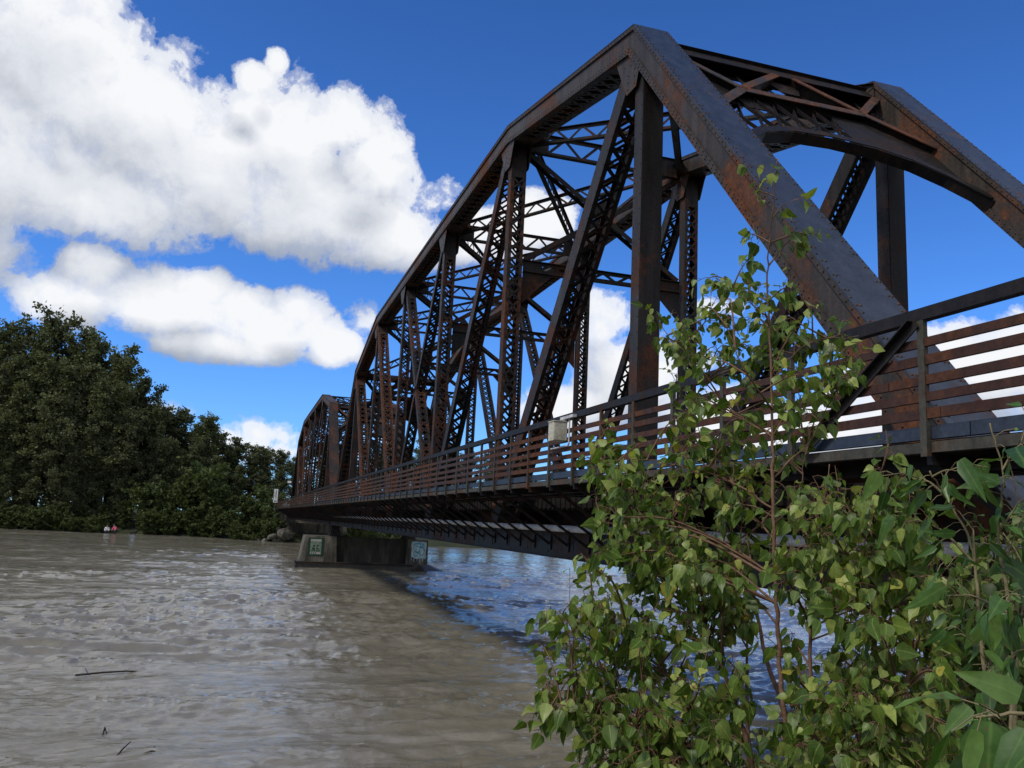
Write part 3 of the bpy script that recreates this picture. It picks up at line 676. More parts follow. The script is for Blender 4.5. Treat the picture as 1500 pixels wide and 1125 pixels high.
ab = MB(); ab.box(-2.1, 8.6, YE+.55, YE+2.6, -4.4, -.95); ab.box(-2.1, 8.6, YE+1.5, YE+2.6, -.9495, .8)
tag(ab.obj('bridge_abutment', M_CONC), 'shadowed concrete abutment under the far end of the bridge', 'abutment')
ab = MB(); ab.box(-.1, 8.2, -2.6, -.45, -3.5, -.95); ab.box(-2.1, 8.6, -3.2, -2.61, -3.5, .8); ab.box(-.1, 8.2, -.449, .5, -1.6, -.95)
for x in TX: ab.box(x-.4, x+.4, -.3, .3, -.9495, -.41)
tag(ab.obj('bridge_abutment', M_CONC), 'concrete abutment behind the bushes at the near end of the bridge', 'abutment')

# ------------------------------------------------------------------ river
ang0 = math.atan2(fw[0], fw[1])
angs = np.concatenate([np.linspace(-.85, .85, 760), np.linspace(.85, 2*math.pi-.85, 90)[1:-1]]) + ang0
rad = np.concatenate([[.5, 2.5, 4.2], np.geomspace(5.5, 150, 520), np.geomspace(152, 1500, 60)])
A, Rr = np.meshgrid(angs, rad); X = CAM[0]+np.sin(A)*Rr; Y = CAM[1]+np.cos(A)*Rr
def rid(n): return 1-np.abs(n)*2
def river_h(X, Y):
    wx = X + 1.3*pnoise(X*.11+7, Y*.11); wy = Y + 1.3*pnoise(X*.11+31, Y*.11+9)
    h = .11*pnoise(wx*.13, wy*.24) + .09*pnoise(wx*.30+3, wy*.55)
    turb = np.clip(.82+1.9*pnoise(X*.055+2, Y*.10+5), .28, 1.5)
    fine = np.clip(.8+1.6*pnoise(X*.16+9, Y*.33), .25, 1.6)
    h = h + turb*(.15*rid(pnoise(wx*.38+11, wy*.85)) + .095*rid(pnoise(wx*.85, wy*1.9+3))) + fine*(.046*pnoise(wx*1.9, wy*4.2) + .024*pnoise(wx*4.2, wy*8.5) + .010*pnoise(wx*9, wy*15))
    # heaped water at the upstream nose of the pier, and its wake
    h = h + .34*np.exp(-(((X-9.6)/.9)**2 + ((Y-YP+1.2)/1.9)**2)) + .22*np.exp(-(((X-8.2)/1.4)**2 + ((Y-YP+3.4)/.7)**2))
    return h
Z = WZ-.03 + river_h(X, Y)*np.clip(1.40-Rr/105, .36, 1)
nr, na = X.shape
vs = np.stack([X, Y, Z], -1).reshape(-1, 3)
i = np.arange(nr-1)[:, None]*na; j = np.arange(na)[None, :]; j2 = (j+1) % na
fs = np.stack([i+j, i+na+j, i+na+j2, i+j2], -1).reshape(-1, 4)
me = bpy.data.meshes.new('river'); me.vertices.add(len(vs)); me.vertices.foreach_set('co', vs.ravel())
me.loops.add(fs.size); me.loops.foreach_set('vertex_index', fs.ravel().astype(np.int32))
me.polygons.add(len(fs)); me.polygons.foreach_set('loop_start', np.arange(0, fs.size, 4, dtype=np.int32)); me.polygons.foreach_set('loop_total', np.full(len(fs), 4, np.int32))
me.polygons.foreach_set('use_smooth', [True]*len(fs)); me.update(); me.validate()
m, t, p = material('muddy_river_water'); pos = t.n('ShaderNodeNewGeometry').outputs['Position']
big = t.noise(pos, .09, 4, .55, (1, 1.5, 0)); silt = t.noise(pos, .6, 5, .6, (.5, 1.2, 0))
c = t.mix(t.ramp(t.math('ADD', t.math('MULTIPLY', big, .6), t.math('MULTIPLY', silt, .4)), [(.35, 0), (.65, 1)]), (.145, .132, .098), (.20, .184, .142))
fw_ = t.noise(pos, .55, 4, .6, (.5, 1, 0)); wv = t.vmath('ADD', t.vmath('MULTIPLY', pos, (.42, 1.25, 0)).outputs[0], t.n('ShaderNodeCombineXYZ', ins={1: t.math('MULTIPLY', fw_, 2.2)}).outputs[0]).outputs[0]
st1 = t.noise(wv, .95, 6, .62, None, .9); st2 = t.noise(pos, .13, 3, .5, (.6, 1.2, 0))
foam = t.math('MULTIPLY', t.ramp(st1, [(.50, 0), (.66, .55), (.74, 1)]), t.ramp(st2, [(.38, .03), (.60, .72)]))
sx9 = t.n('ShaderNodeSeparateXYZ', ins={0: pos}); ddx = t.math('MULTIPLY', t.math('SUBTRACT', sx9.outputs[0], 9.4), .45); ddy = t.math('MULTIPLY', t.math('SUBTRACT', sx9.outputs[1], YP-2.2), .38)
churn = t.math('SUBTRACT', 1.25, t.math('SQRT', t.math('ADD', t.math('MULTIPLY', ddx, ddx), t.math('MULTIPLY', ddy, ddy))), clamp=True)
foam = t.math('MAXIMUM', foam, t.math('MULTIPLY', churn, t.ramp(t.noise(pos, 2.2, 5, .6), [(.4, 0), (.6, .8)])), clamp=True)
c = t.mix(foam, c, (.36, .345, .31))
c = t.mix(t.math('MULTIPLY', t.ramp(st1, [(.30, 1), (.46, 0)]), .5), c, (.075, .066, .042))
lk(t, c, p.inputs['Base Color']); p.inputs['IOR'].default_value = 1.45
lk(t, t.math('ADD', .07, t.math('MULTIPLY', foam, .6)), p.inputs['Roughness'])
b1 = t.noise(pos, 3.2, 7, .62, (.8, 1.25, 0), .5); b2 = t.noise(pos, .75, 5, .6, (.7, 1.3, 0), .4)
bm = t.n('ShaderNodeBump', ins={'Strength': .9, 'Distance': .055, 'Height': t.math('ADD', t.math('MULTIPLY', b1, .55), t.math('MULTIPLY', b2, .9))})
lk(t, bm.outputs[0], p.inputs['Normal'])
me.materials.append(m); rv = bpy.data.objects.new('river', me); col.objects.link(rv); tag(rv, kind='structure')

# ------------------------------------------------------------------ banks
def sheet(name, xs, ys, hf, mat):
    mb = MB(); n = len(ys)
    mb.v = [(x, y, hf(x, y)) for x in xs for y in ys]
    mb.f = [(a*n+b, (a+1)*n+b, (a+1)*n+b+1, a*n+b+1) for a in range(len(xs)-1) for b in range(n-1)]; mb.mi = [0]*len(mb.f)
    return tag(mb.obj(name, mat, None, True), kind='structure')
def ss(a, b, x): u = min(1, max(0, (x-a)/(b-a))); return u*u*(3-2*u)
def n1(x, y): return float(pnoise(np.array([x]), np.array([y]))[0])
def shore_y(x):                 # waterline of the far bank
    if x < -6: return 124+(-6-x)*.22
    if x < 0: return 117.5+(-x)*1.08
    return 117.5+x*.25
def far_h(x, y):
    d = y-shore_y(x); z = -4.6 + 1.35*ss(-3, 2.5, d) + 1.2*ss(2, 9, d) + 1.2*ss(9, 40, d)
    emb = ss(-5.5, -1.5, x)*(1-ss(9, 17, x)); z = max(z, -4.6 + (5.3)*ss(-1, 7.5, d+max(0, -x-1)*.2)*emb)
    if y > YE+2.0 and -3 < x < 10: z = max(z, .6*ss(YE+2, YE+3, y))
    if -2.3 < x < 8.8 and y < YE+2.4: z = min(z, -2.3)
    return z + .35*n1(x*.3, y*.3) + .12*n1(x*1.1, y*1.1)
sheet('far_bank_ground', np.concatenate([np.arange(-150, -44, 6), np.arange(-44, 30, 1.0), np.arange(30, 260, 8)]), np.concatenate([np.arange(108, 140, .8), np.arange(140, 420, 14)]), far_h, M_GRASSY)
def near_h(x, y):
    z = -1.38 - 2.9*ss(-1.6, 4.4, y + .12*(x+6)) ; 
    emb = ss(-4.2, -1.9, x)*(1-ss(9, 16, x)); z = max(z, -4.4 + 5.3*emb*(1-ss(-2.6, .5, y)) if emb > .02 else -9)
    if -2.3 < x < 8.8 and y > -2.5: z = min(z, -1.9-.8*max(0, y+1))
    return max(z, -5.5) + .10*n1(x*.7, y*.7) + .04*n1(x*2.3, y*2.3)
sheet('near_bank_ground', np.concatenate([np.arange(-120, -16, 6), np.arange(-16, 22, .45), np.arange(22, 200, 8)]), np.concatenate([np.arange(-120, -12, 9), np.arange(-12, 9, .45)]), near_h, M_SOIL)

# boulders of the far embankment
def rock_mesh(seed):
    r = np.random.default_rng(seed); mb = MB(); n, k = 9, 6; vs = []
    for a in range(k+1):
        for b in range(n):
            th = math.pi*a/k; ph = 2*math.pi*b/n; d = np.array((math.sin(th)*math.cos(ph), math.sin(th)*math.sin(ph), math.cos(th)))
            q = 1+.30*n1(d[0]*1.6+seed*3.1, d[1]*1.6+d[2]*2.2)+.12*r.uniform(-1, 1); vs.append(d*q*(1, .85, .72))
    mb.add(vs, [(a*n+b, a*n+(b+1) % n, (a+1)*n+(b+1) % n, (a+1)*n+b) for a in range(k) for b in range(n)]); return mb.mesh('boulder', M_ROCK)
RM = [rock_mesh(s) for s in range(4)]
o = link('boulder', RM[0]); o.location = at_y(417, 783, 118.0); o.scale = (1.15, .9, 1.15); o.rotation_euler = (.2, .3, .4)
tag(o, 'largest pale rounded boulder on the bank beside the far end of the footway', 'boulder', 'boulders of the far embankment')
rr = random.Random(3)
for kx, (px, py, s) in enumerate([(405,792,.5),(398,786,.55),(408,774,.4),(420,800,.35),(388,793,.5),(376,792,.5),(430,797,.4)]):
    q = at_y(px, py, 117.6+rr.uniform(0, 1.5)+max(0, (400-px)*.055)); o = link('boulder', RM[kx % 4]); o.location = q; o.scale = (s*rr.uniform(.9, 1.5), s, s*rr.uniform(.8, 1.1)); o.rotation_euler = (rr.uniform(-.4, .4), rr.uniform(-.4, .4), rr.uniform(0, 6))
    tag(o, 'small grey boulder half hidden in scrub on the rocky far embankment', 'boulder', 'boulders of the far embankment')

# ------------------------------------------------------------------ trees
def crown_tree(seed, h, spread, nleaf, leaf, low=.12, limbs=16, upright=.9):
    """trunk mesh and crown mesh of a broad-leaved tree of height h"""
    r = np.random.default_rng(seed); tk = MB(); cr = MB()
    lean = r.uniform(-.03, .03, 2)*h; n = 7
    axis = [np.array((lean[0]*(u**1.4)+.02*h*math.sin(u*5+seed), lean[1]*u**1.4, u*h*.93)) for u in np.linspace(0, 1, n)]
    tk.tube(axis, [max(.015, .018*h*(1-.93*u)) for u in np.linspace(0, 1, n)], 7)
    tips = []
    for k in range(limbs):
        u = low + (1-low)*((k+r.uniform(0, .8))/limbs)**.9; u = min(u, .97)
        f = u*(n-1); i0 = min(int(f), n-2); p0 = axis[i0]+(axis[i0+1]-axis[i0])*(f-i0)
        a = k*2.4+r.uniform(-.5, .5); xq = (u-low)/(1-low); prof = math.sin(math.pi*(xq*.70+.13)**.85)**.7
        ln = spread*h*(.22+.78*prof)*r.uniform(.72, 1.2)
        d = np.array((math.cos(a), math.sin(a), upright*(.35+.9*u)+r.uniform(-.1, .25))); d /= np.linalg.norm(d)
        pts = [p0]; 
        for q in range(1, 5):
            d2 = d + np.array((0, 0, .10*q)); pts.append(pts[-1]+d2/np.linalg.norm(d2)*ln/4 + r.normal(0, .03*ln, 3))
        tk.tube(pts, [max(.012, .0075*h*(1-u*.75)*(1-.8*q/4)) for q in range(5)], 5, False)
        for q in range(1, 5):
            for s in range(3):
                b = pts[q]+(pts[q-1]-pts[q])*r.uniform(0, 1); e = r.normal(0, 1, 3); e[2] = abs(e[2])*.9; e /= np.linalg.norm(e)
                tips.append((b, e, ln*(.20+.26*r.uniform())*(1.15-.12*q)))
    tips.append((axis[-1], np.array((0, 0, 1.)), h*.07)); tips.append((axis[-2], np.array((.1, 0, 1.)), h*.09))
    tot = sum(x[2] for x in tips)
    for b, e, ln in tips:
        m = max(6, int(nleaf*ln/tot)); 
        for _ in range(m):
            u = r.uniform(0, 1)**.75; c = b+e*ln*u + r.normal(0, .13*ln+.018*h*.35, 3)
            ax = r.normal(0, 1, 3); ax /= np.linalg.norm(ax); bx_ = np.cross(ax, r.normal(0, 1, 3)); bx_ /= np.linalg.norm(bx_)
            s = leaf*r.uniform(.6, 1.3); cr.add([c-ax*s*.6, c+bx_*s*.42, c+ax*s*.7, c-bx_*s*.40], [(0, 1, 2, 3)])
    return tk, cr
PROTO = []
for s in range(6):
    tk, cr = crown_tree(20+s, 24, (.17, .21, .18, .14, .23, .17)[s], 15000, .31, (.06, .10, .05, .04, .12, .08)[s], 24, (.75, .6, .85, 1.0, .55, .8)[s])
    PROTO.append((tk.mesh('trunk', M_BARK), cr.mesh('crown', M_TREE[s % 2])))
SPROTO = []
for s in range(4):
    tk, cr = crown_tree(60+s, 5, (.42, .5, .36, .45)[s], 2600, .24, .02, 16, .7)
    SPROTO.append((tk.mesh('stems', M_BARK), cr.mesh('crown', M_SHRUB)))
def plant(name, proto, loc, sc_, rz, label, cat, group, wide=1.0):
    o = thing(name, loc, label, cat, group); o.rotation_euler.z = rz; o.scale = (sc_*wide, sc_*wide, sc_)
    link(proto[0].name.split('.')[0], proto[0], o); link('crown', proto[1], o); return o
tr = random.Random(11)
TG = 'trees of the far bank forest'
skyline = [(-25,480,146,1.0,'dark cottonwood at the far left edge of the forest skyline'),
 (8,470,142,1.0,'narrow spired tree of the far left skyline, left of the highest round crown'),
 (38,478,148,.85,'slender dark tree between the far left spires and the highest round crown'),
 (60,482,144,.8,'thin pointed tree just left of the highest round crown in the forest'),
 (90,458,150,1.1,'tallest tree of the far bank, its rounded crown standing above the others'),
 (122,486,143,.95,'dark tree just right of the tallest rounded crown on the far bank'),
 (150,492,146,1.15,'broad loose crowned tree on the slope of the forest skyline, right of the tallest crown'),
 (182,508,141,1.1,'tree with open airy branches reaching right where the skyline begins to fall'),
 (213,552,143,1.1,'airy tree one step down the falling skyline, left of the gap above the willows'),
 (236,590,140,1.0,'low dark tree at the foot of the falling skyline'),
 (266,598,146,1.2,'round dark tree in the middle of the far bank, left of the pointed one'),
 (297,606,143,1.1,'mid height tree with a pointed right shoulder above the bank willows'),
 (318,630,147,1.2,'tree with a bare twig top just right of the pointed shoulder'),
 (345,642,150,1.3,'grey green tree behind the bank shrubs, nearer the bridge'),
 (372,652,145,1.3,'pale green tree between the willows and the white marker board'),
 (396,656,150,1.3,'thin tree directly above the white marker board'),
 (416,659,143,1.2,'last tree left of the far truss portal'),
 (436,668,148,1.3,'tree seen against the dark side of the far truss')]
k = 0
def gz(x, y): return far_h(x, y)-.2
for px, py, yy, wd, lab in skyline:
    q = at_y(px, py, yy); z0 = gz(q[0], yy); h = q[2]-z0
    plant('cottonwood_tree', PROTO[k % 6], (q[0], yy, z0), h/24.0, k*1.9, lab, 'tree', TG, wd*(1.0 if h > 20 else 1.25)); k += 1
fill = []
for px, py, yy, n in ((20,520,138,0),(75,520,137,0),(125,535,138,0),(45,560,135,0),(100,575,134,0),(165,560,136,0),(195,600,135,0),(5,600,134,0),(140,610,134,0),(60,620,133,0),
                      (230,640,136,0),(262,645,137,0),(290,650,138,0),(318,668,139,0),(180,650,134,0),(350,680,141,0),(110,650,133,0),(20,660,133,0),(385,690,143,0),(410,695,146,0),
                      (0,500,155,0),(110,510,156,0),(165,530,157,0),(205,590,156,0),(250,615,158,0),(285,625,158,0),(335,655,160,0)):
    q = at_y(px, py, yy); z0 = gz(q[0], yy); h = q[2]-z0
    plant('cottonwood_tree', PROTO[k % 6], (q[0], yy, z0), h/24.0, k*1.9, 'dark green tree filling the shaded forest below the far bank skyline', 'tree', TG, 1.25); k += 1
for px, py, yy in ((480,655,150),(515,650,146),(560,648,150),(590,650,146),(622,646,152),(655,652,150),(690,657,156),(725,662,152),(770,668,158),(815,672,160),(870,680,165),(930,690,170),(1000,700,175),(1080,705,180),(1170,720,185),(1260,735,190)):
    q = at_y(px, py, yy); z0 = gz(q[0], yy); h = q[2]-z0
    plant('cottonwood_tree', PROTO[k % 6], (q[0], yy, z0), h/24.0, k*1.9, 'green tree on the far bank seen through the truss members', 'tree', TG, 1.5); k += 1
SG = 'shrubs along the far waterline'
for px, py, yy, lab in [(300,690,128.5,'tallest bright green willow clump on the far bank left of the rocks'),(326,712,126.5,'rounded green willow beside the tallest bright clump'),(275,712,128.5,'green willow clump left of the tallest bright one'),
   (245,712,130,None),(215,716,131,None),(185,735,132,None),(155,742,133.5,None),(120,740,133.5,None),(90,745,133.5,None),(60,742,134,None),(30,745,135,None),(0,745,135.5,None),(-25,745,136,None),
   (285,745,126.8,None),(318,745,125,None),(345,748,123.5,None),(385,718,129,'sunlit yellow green shrub behind the white marker board'),(362,730,127,None),(400,735,124,None),(232,750,130,None),(205,765,131.2,None),(410,762,119.5,None),(395,765,120,None),(372,762,121,None),(262,752,128.5,None),(300,765,125.5,None),
   (350,770,121.3,None),(490,756,131,None),(515,752,130,None),(540,756,131,None),(562,758,130,None),(505,768,127,None),(535,770,127,None),(578,766,131,None)]:
    q = at_y(px, py, yy); z0 = far_h(q[0], yy)-.1; h = max(1.4, q[2]-z0)
    plant('willow_shrub', SPROTO[k % 4], (q[0], yy, z0), h/5.0, k*1.3, lab or 'green willow shrub in the low thicket along the far waterline', 'shrub', SG, 1.15 if h > 4 else 1.5); k += 1

for kx in range(26):
    px = -30+kx*13.5
    if 150 < px < 205 or 258 < px < 280: continue
    x0_ = at_y(px, 778, 128)[0]; yy = shore_y(x0_)+tr.uniform(.3, 1.6); x0_ = at_y(px, 778, yy)[0]
    plant('willow_shrub', SPROTO[k % 4], (x0_, yy, far_h(x0_, yy)-.15), tr.uniform(.38, .68), k*1.3, 'low dark willow overhanging the water at the foot of the far bank', 'shrub', SG, 1.5); k += 1
for kx in range(14):
    px = 492+kx*8.5; yy = 119.6+tr.uniform(0, 4.5); x0_ = at_y(px, 778, yy)[0]
    if x0_ < 9.0: continue
    plant('willow_shrub', SPROTO[k % 4], (x0_, yy, far_h(x0_, yy)-.15), tr.uniform(.30, .52), k*1.3, 'dark green shrub on the embankment seen under the bridge above the pier', 'shrub', SG, 1.4); k += 1
# ------------------------------------------------------------------ small things far off
mb = MB(); q0 = np.array(at_y(404, 726, 121.5))
mk = thing('marker_board', (q0[0], 121.5, far_h(q0[0], 121.5)-.1), 'tall narrow white marker board on a post at the far end of the footway', 'sign')
mz = mk.location
M_WHT = plain('white_sign_paint', (.62, .62, .60), (.78, .78, .76), 8, .6, .05); M_BLK = plain('black_paint', (.012, .012, .012), (.03, .03, .03), 9, .6, .05)
mb = MB(); mb.bar((0, 0, 0), (0, 0, q0[2]-mz.z+.95), .09, .09); mb.obj('post', M_TIMBER, mk)
zc = q0[2]-mz.z; mb = MB(); mb.box(-.28, .28, -.08, -.05, zc-.62, zc+.95); mb.obj('board', M_WHT, mk)
mb = MB(); mb.box(-.30, .30, -.08, -.05, zc-1.0, zc-.68); mb.obj('plate', M_WHT, mk)
mb = MB(); mb.box(.0, .07, -.09, -.081, zc-.4, zc+.8); mb.box(-.16, -.10, -.09, -.081, zc-.2, zc+.5); mb.box(-.2, .2, -.09, -.081, zc-.89, zc-.80); mb.obj('lettering', M_BLK, mk)
q1 = at_y(424, 706, 128.0); sg = thing('small_sign', (q1[0], 128, far_h(q1[0], 128)-.1), 'small pale sign plate half hidden beside the far truss portal', 'sign')
zz = q1[2]-sg.location.z
mb = MB(); mb.bar((0, 0, 0), (0, 0, zz+.2), .07, .07); mb.obj('post', M_TIMBER, sg)
mb = MB(); mb.box(-.27, .27, -.07, -.04, zz-.17, zz+.17); mb.obj('plate', M_WHT, sg)

M_SKIN = plain('skin', (.40, .24, .17), (.48, .30, .22), 9, .6, 0); M_PINK = plain('pink_jacket', (.55, .06, .16), (.70, .13, .24), 5, .8, .1)
M_WSH = plain('white_shirt', (.62, .64, .66), (.74, .76, .78), 5, .8, .1); M_TRS = plain('dark_trousers', (.02, .022, .03), (.045, .045, .055), 6, .85, .1); M_HAIR = plain('brown_hair', (.03, .02, .013), (.07, .045, .03), 20, .7, .1); M_FUR = plain('black_fur', (.008, .008, .008), (.022, .021, .02), 20, .8, .2)
def skin(name, verts, edges, radii, mat, parent=None, loc=None, sub=2, root=0):
    me = bpy.data.meshes.new(name); me.from_pydata([tuple(v) for v in verts], edges, []); me.materials.append(mat)
    o = link(name, me, parent, loc); md = o.modifiers.new('Skin', 'SKIN'); md.use_smooth_shade = True
    for v, r_ in zip(me.skin_vertices[0].data, radii): v.radius = (r_, r_) if not hasattr(r_, '__len__') else r_
    me.skin_vertices[0].data[root].use_root = True
    s = o.modifiers.new('Sub', 'SUBSURF'); s.levels = sub; s.render_levels = sub; return o
def person(loc, rz, lean, top, label):
    o = thing('person', loc, label, 'person', 'people wading at the far shore'); o.rotation_euler.z = rz
    L_ = lean
    J = [(0,0,.95),(0,.02*L_,1.15),(0,.10*L_,1.38),(0,.16*L_,1.50),(0,.20*L_,1.60),(0,.23*L_,1.70),
         (-.10,0,.90),(-.12,.04,.50),(-.12,0,.06),(-.12,.14,.03),(.10,0,.90),(.13,.10,.50),(.13,.02,.06),(.13,.16,.03),
         (-.20,.10*L_,1.40),(-.27,.10*L_+.06,1.14),(-.20,.10*L_+.26,.98),(-.18,.10*L_+.34,.93),(.20,.10*L_,1.40),(.28,.10*L_+.05,1.14),(.24,.10*L_+.22,.95),(.22,.10*L_+.30,.90)]
    E_ = [(0,1),(1,2),(2,3),(3,4),(4,5),(0,6),(6,7),(7,8),(8,9),(0,10),(10,11),(11,12),(12,13),(2,14),(14,15),(15,16),(16,17),(2,18),(18,19),(19,20),(20,21)]
    Rd = [.15,.135,.16,.06,.085,.09,.10,.07,.045,.04,.10,.07,.045,.04,.065,.05,.035,.035,.065,.05,.035,.035]
    skin('body', J, E_, Rd, M_SKIN, o)
    skin('jacket', J[:3]+[J[14], J[15], J[16], J[18], J[19], J[20]], [(0,1),(1,2),(2,3),(3,4),(4,5),(2,6),(6,7),(7,8)], [.19,.175,.195,.09,.075,.055,.09,.075,.055], top, o)
    skin('trousers', [J[0],J[6],J[7],J[8],J[10],J[11],J[12]], [(0,1),(1,2),(2,3),(0,4),(4,5),(5,6)], [.175,.125,.095,.07,.125,.095,.07], M_TRS, o)
    skin('hair', [(0,.20*L_-.03,1.66),(0,.22*L_-.03,1.735)], [(0,1)], [.092,.085], M_HAIR, o)
    return o
def wade(px):
    yy = 130.0
    for _ in range(6): q = at_y(px, 780, yy); yy = shore_y(q[0])-1.6
    return at_y(px, 780, yy)
q = wade(168.5); person((q[0], q[1], WZ-.42), 2.6, 1.6, M_PINK, 'person in a pink top wading and bending forward at the far shore')
q = wade(156); person((q[0], q[1], WZ-.55), 3.4, .5, M_WSH, 'person in a white top standing in the shallows at the far shore')
q = wade(195)
dog = thing('dog', (q[0], q[1], WZ-.12), 'black dog standing in shallow water near the wading people', 'dog')
J = [(0,0,.46),(.22,0,.50),(.38,0,.52),(.52,0,.66),(.62,0,.70),(.74,0,.66),(-.22,0,.47),(-.34,0,.50),(-.50,0,.62),
     (.30,.09,.34),(.29,.09,.17),(.31,.09,.02),(.30,-.09,.34),(.29,-.09,.17),(.33,-.09,.02),(-.24,.09,.34),(-.33,.09,.18),(-.28,.09,.02),(-.24,-.09,.34),(-.33,-.09,.18),(-.28,-.09,.02),(.58,.06,.78),(.58,-.06,.78)]
skin('body', J, [(0,1),(1,2),(2,3),(3,4),(4,5),(0,6),(6,7),(7,8),(2,9),(9,10),(10,11),(2,12),(12,13),(13,14),(6,15),(15,16),(16,17),(6,18),(18,19),(19,20),(4,21),(4,22)],
     [.13,.15,.13,.085,.085,.045,.12,.09,.025,.06,.035,.03,.06,.035,.03,.07,.035,.03,.07,.035,.03,.025,.025], M_FUR, dog)

def stick(pts, r0, label, twigs=()):
    base = np.array(pts[0]); mb = MB(); mb.tube([np.array(p)-base for p in pts], [r0*(1-.5*i/(len(pts)-1)) for i in range(len(pts))], 7)
    for a, b in twigs: mb.tube([np.array(a)-base, np.array(b)-base], r0*.35, 5)
    return tag(mb.obj('driftwood', M_WOOD, None, True, tuple(base)), label, 'driftwood', 'driftwood floating in the river')
def wl(px, py, dz=.02): q = at_z(px, py, WZ); return np.array((q[0], q[1], WZ+dz))
stick([wl(110,991,.03), wl(150,989,.06), wl(185,987,.06), wl(214,985,.02)], .026, 'long dark floating branch low in the near left water', [(wl(130,990), wl(124,985.5,.10))])
stick([wl(168,1112,.0), wl(178,1104,.06), wl(190,1096,.10)], .018, 'thin forked twig sticking up from the water at the bottom left')
stick([wl(208,1108,.01), wl(222,1106,.05), wl(231,1106,.03)], .035, 'short brown chunk of wood floating beside the thin twig', [(wl(220,1106), wl(226,1100,.06))])
stick([wl(635,938,.02), wl(660,941,.05), wl(690,943,.02)], .03, 'dark floating limb below the pier at the edge of the bridge reflection')
stick([wl(150,1078,.0), wl(153,1072,.07), wl(156,1076,.02)], .02, 'tiny dark twig poking out of the lower left water')

# ------------------------------------------------------------------ foreground saplings
LEAF_V = [(0,0,0),(0,.33,0),(0,.68,0),(0,1.06,0),(.24,.02,0),(.41,.24,0),(.30,.58,0),(-.24,.02,0),(-.41,.24,0),(-.30,.58,0),(.13,.86,0),(-.13,.86,0)]
LEAF_F = [(0,4,5,1),(1,5,6,2),(2,6,10,3),(0,1,8,7),(1,2,9,8),(2,3,11,9)]
LONG_V = [(x*.62, y*1.25, z) for x, y, z in LEAF_V]
def leaf(mb, base, tip_dir, nrm, size, r, shape=LEAF_V):
    size = size*r.choice((.55, .7, .85, .95, 1.0, 1.1, 1.25))
    y = np.array(tip_dir); y /= np.linalg.norm(y); n = np.array(nrm, float); n -= y*(n@y); n /= (np.linalg.norm(n)+1e-9); x = np.cross(y, n)
    fold = r.uniform(-.05, .34); droop = r.uniform(-.15, .50); tw = r.uniform(-.4, .4); wv = r.uniform(0, 6); wid = r.uniform(.82, 1.12)
    vs = []
    for a, b, _ in shape:
        z = fold*abs(a) - droop*b*b + tw*a*b + .055*math.sin(b*8+a*9+wv)
        vs.append(np.array(base) + (x*a*wid + y*b + n*z)*size)
    mb.add(vs, LEAF_F); mb.uv.extend([(a, b) for a, b, _ in shape])
def stem_curve(pts, n):
    """Catmull-Rom through pts"""
    P = [np.array(p, float) for p in pts]; P = [2*P[0]-P[1]]+P+[2*P[-1]-P[-2]]; out = []
    for i in range(1, len(P)-2):
        for k in range(n):
            u = k/n; a, b, c, d = P[i-1:i+3]
            out.append(.5*((2*b)+(c-a)*u+(2*a-5*b+4*c-d)*u*u+(3*b-a-3*c+d)*u**3))
    out.append(P[-2]); return out
DOWN = np.array((0, 0, -1.))
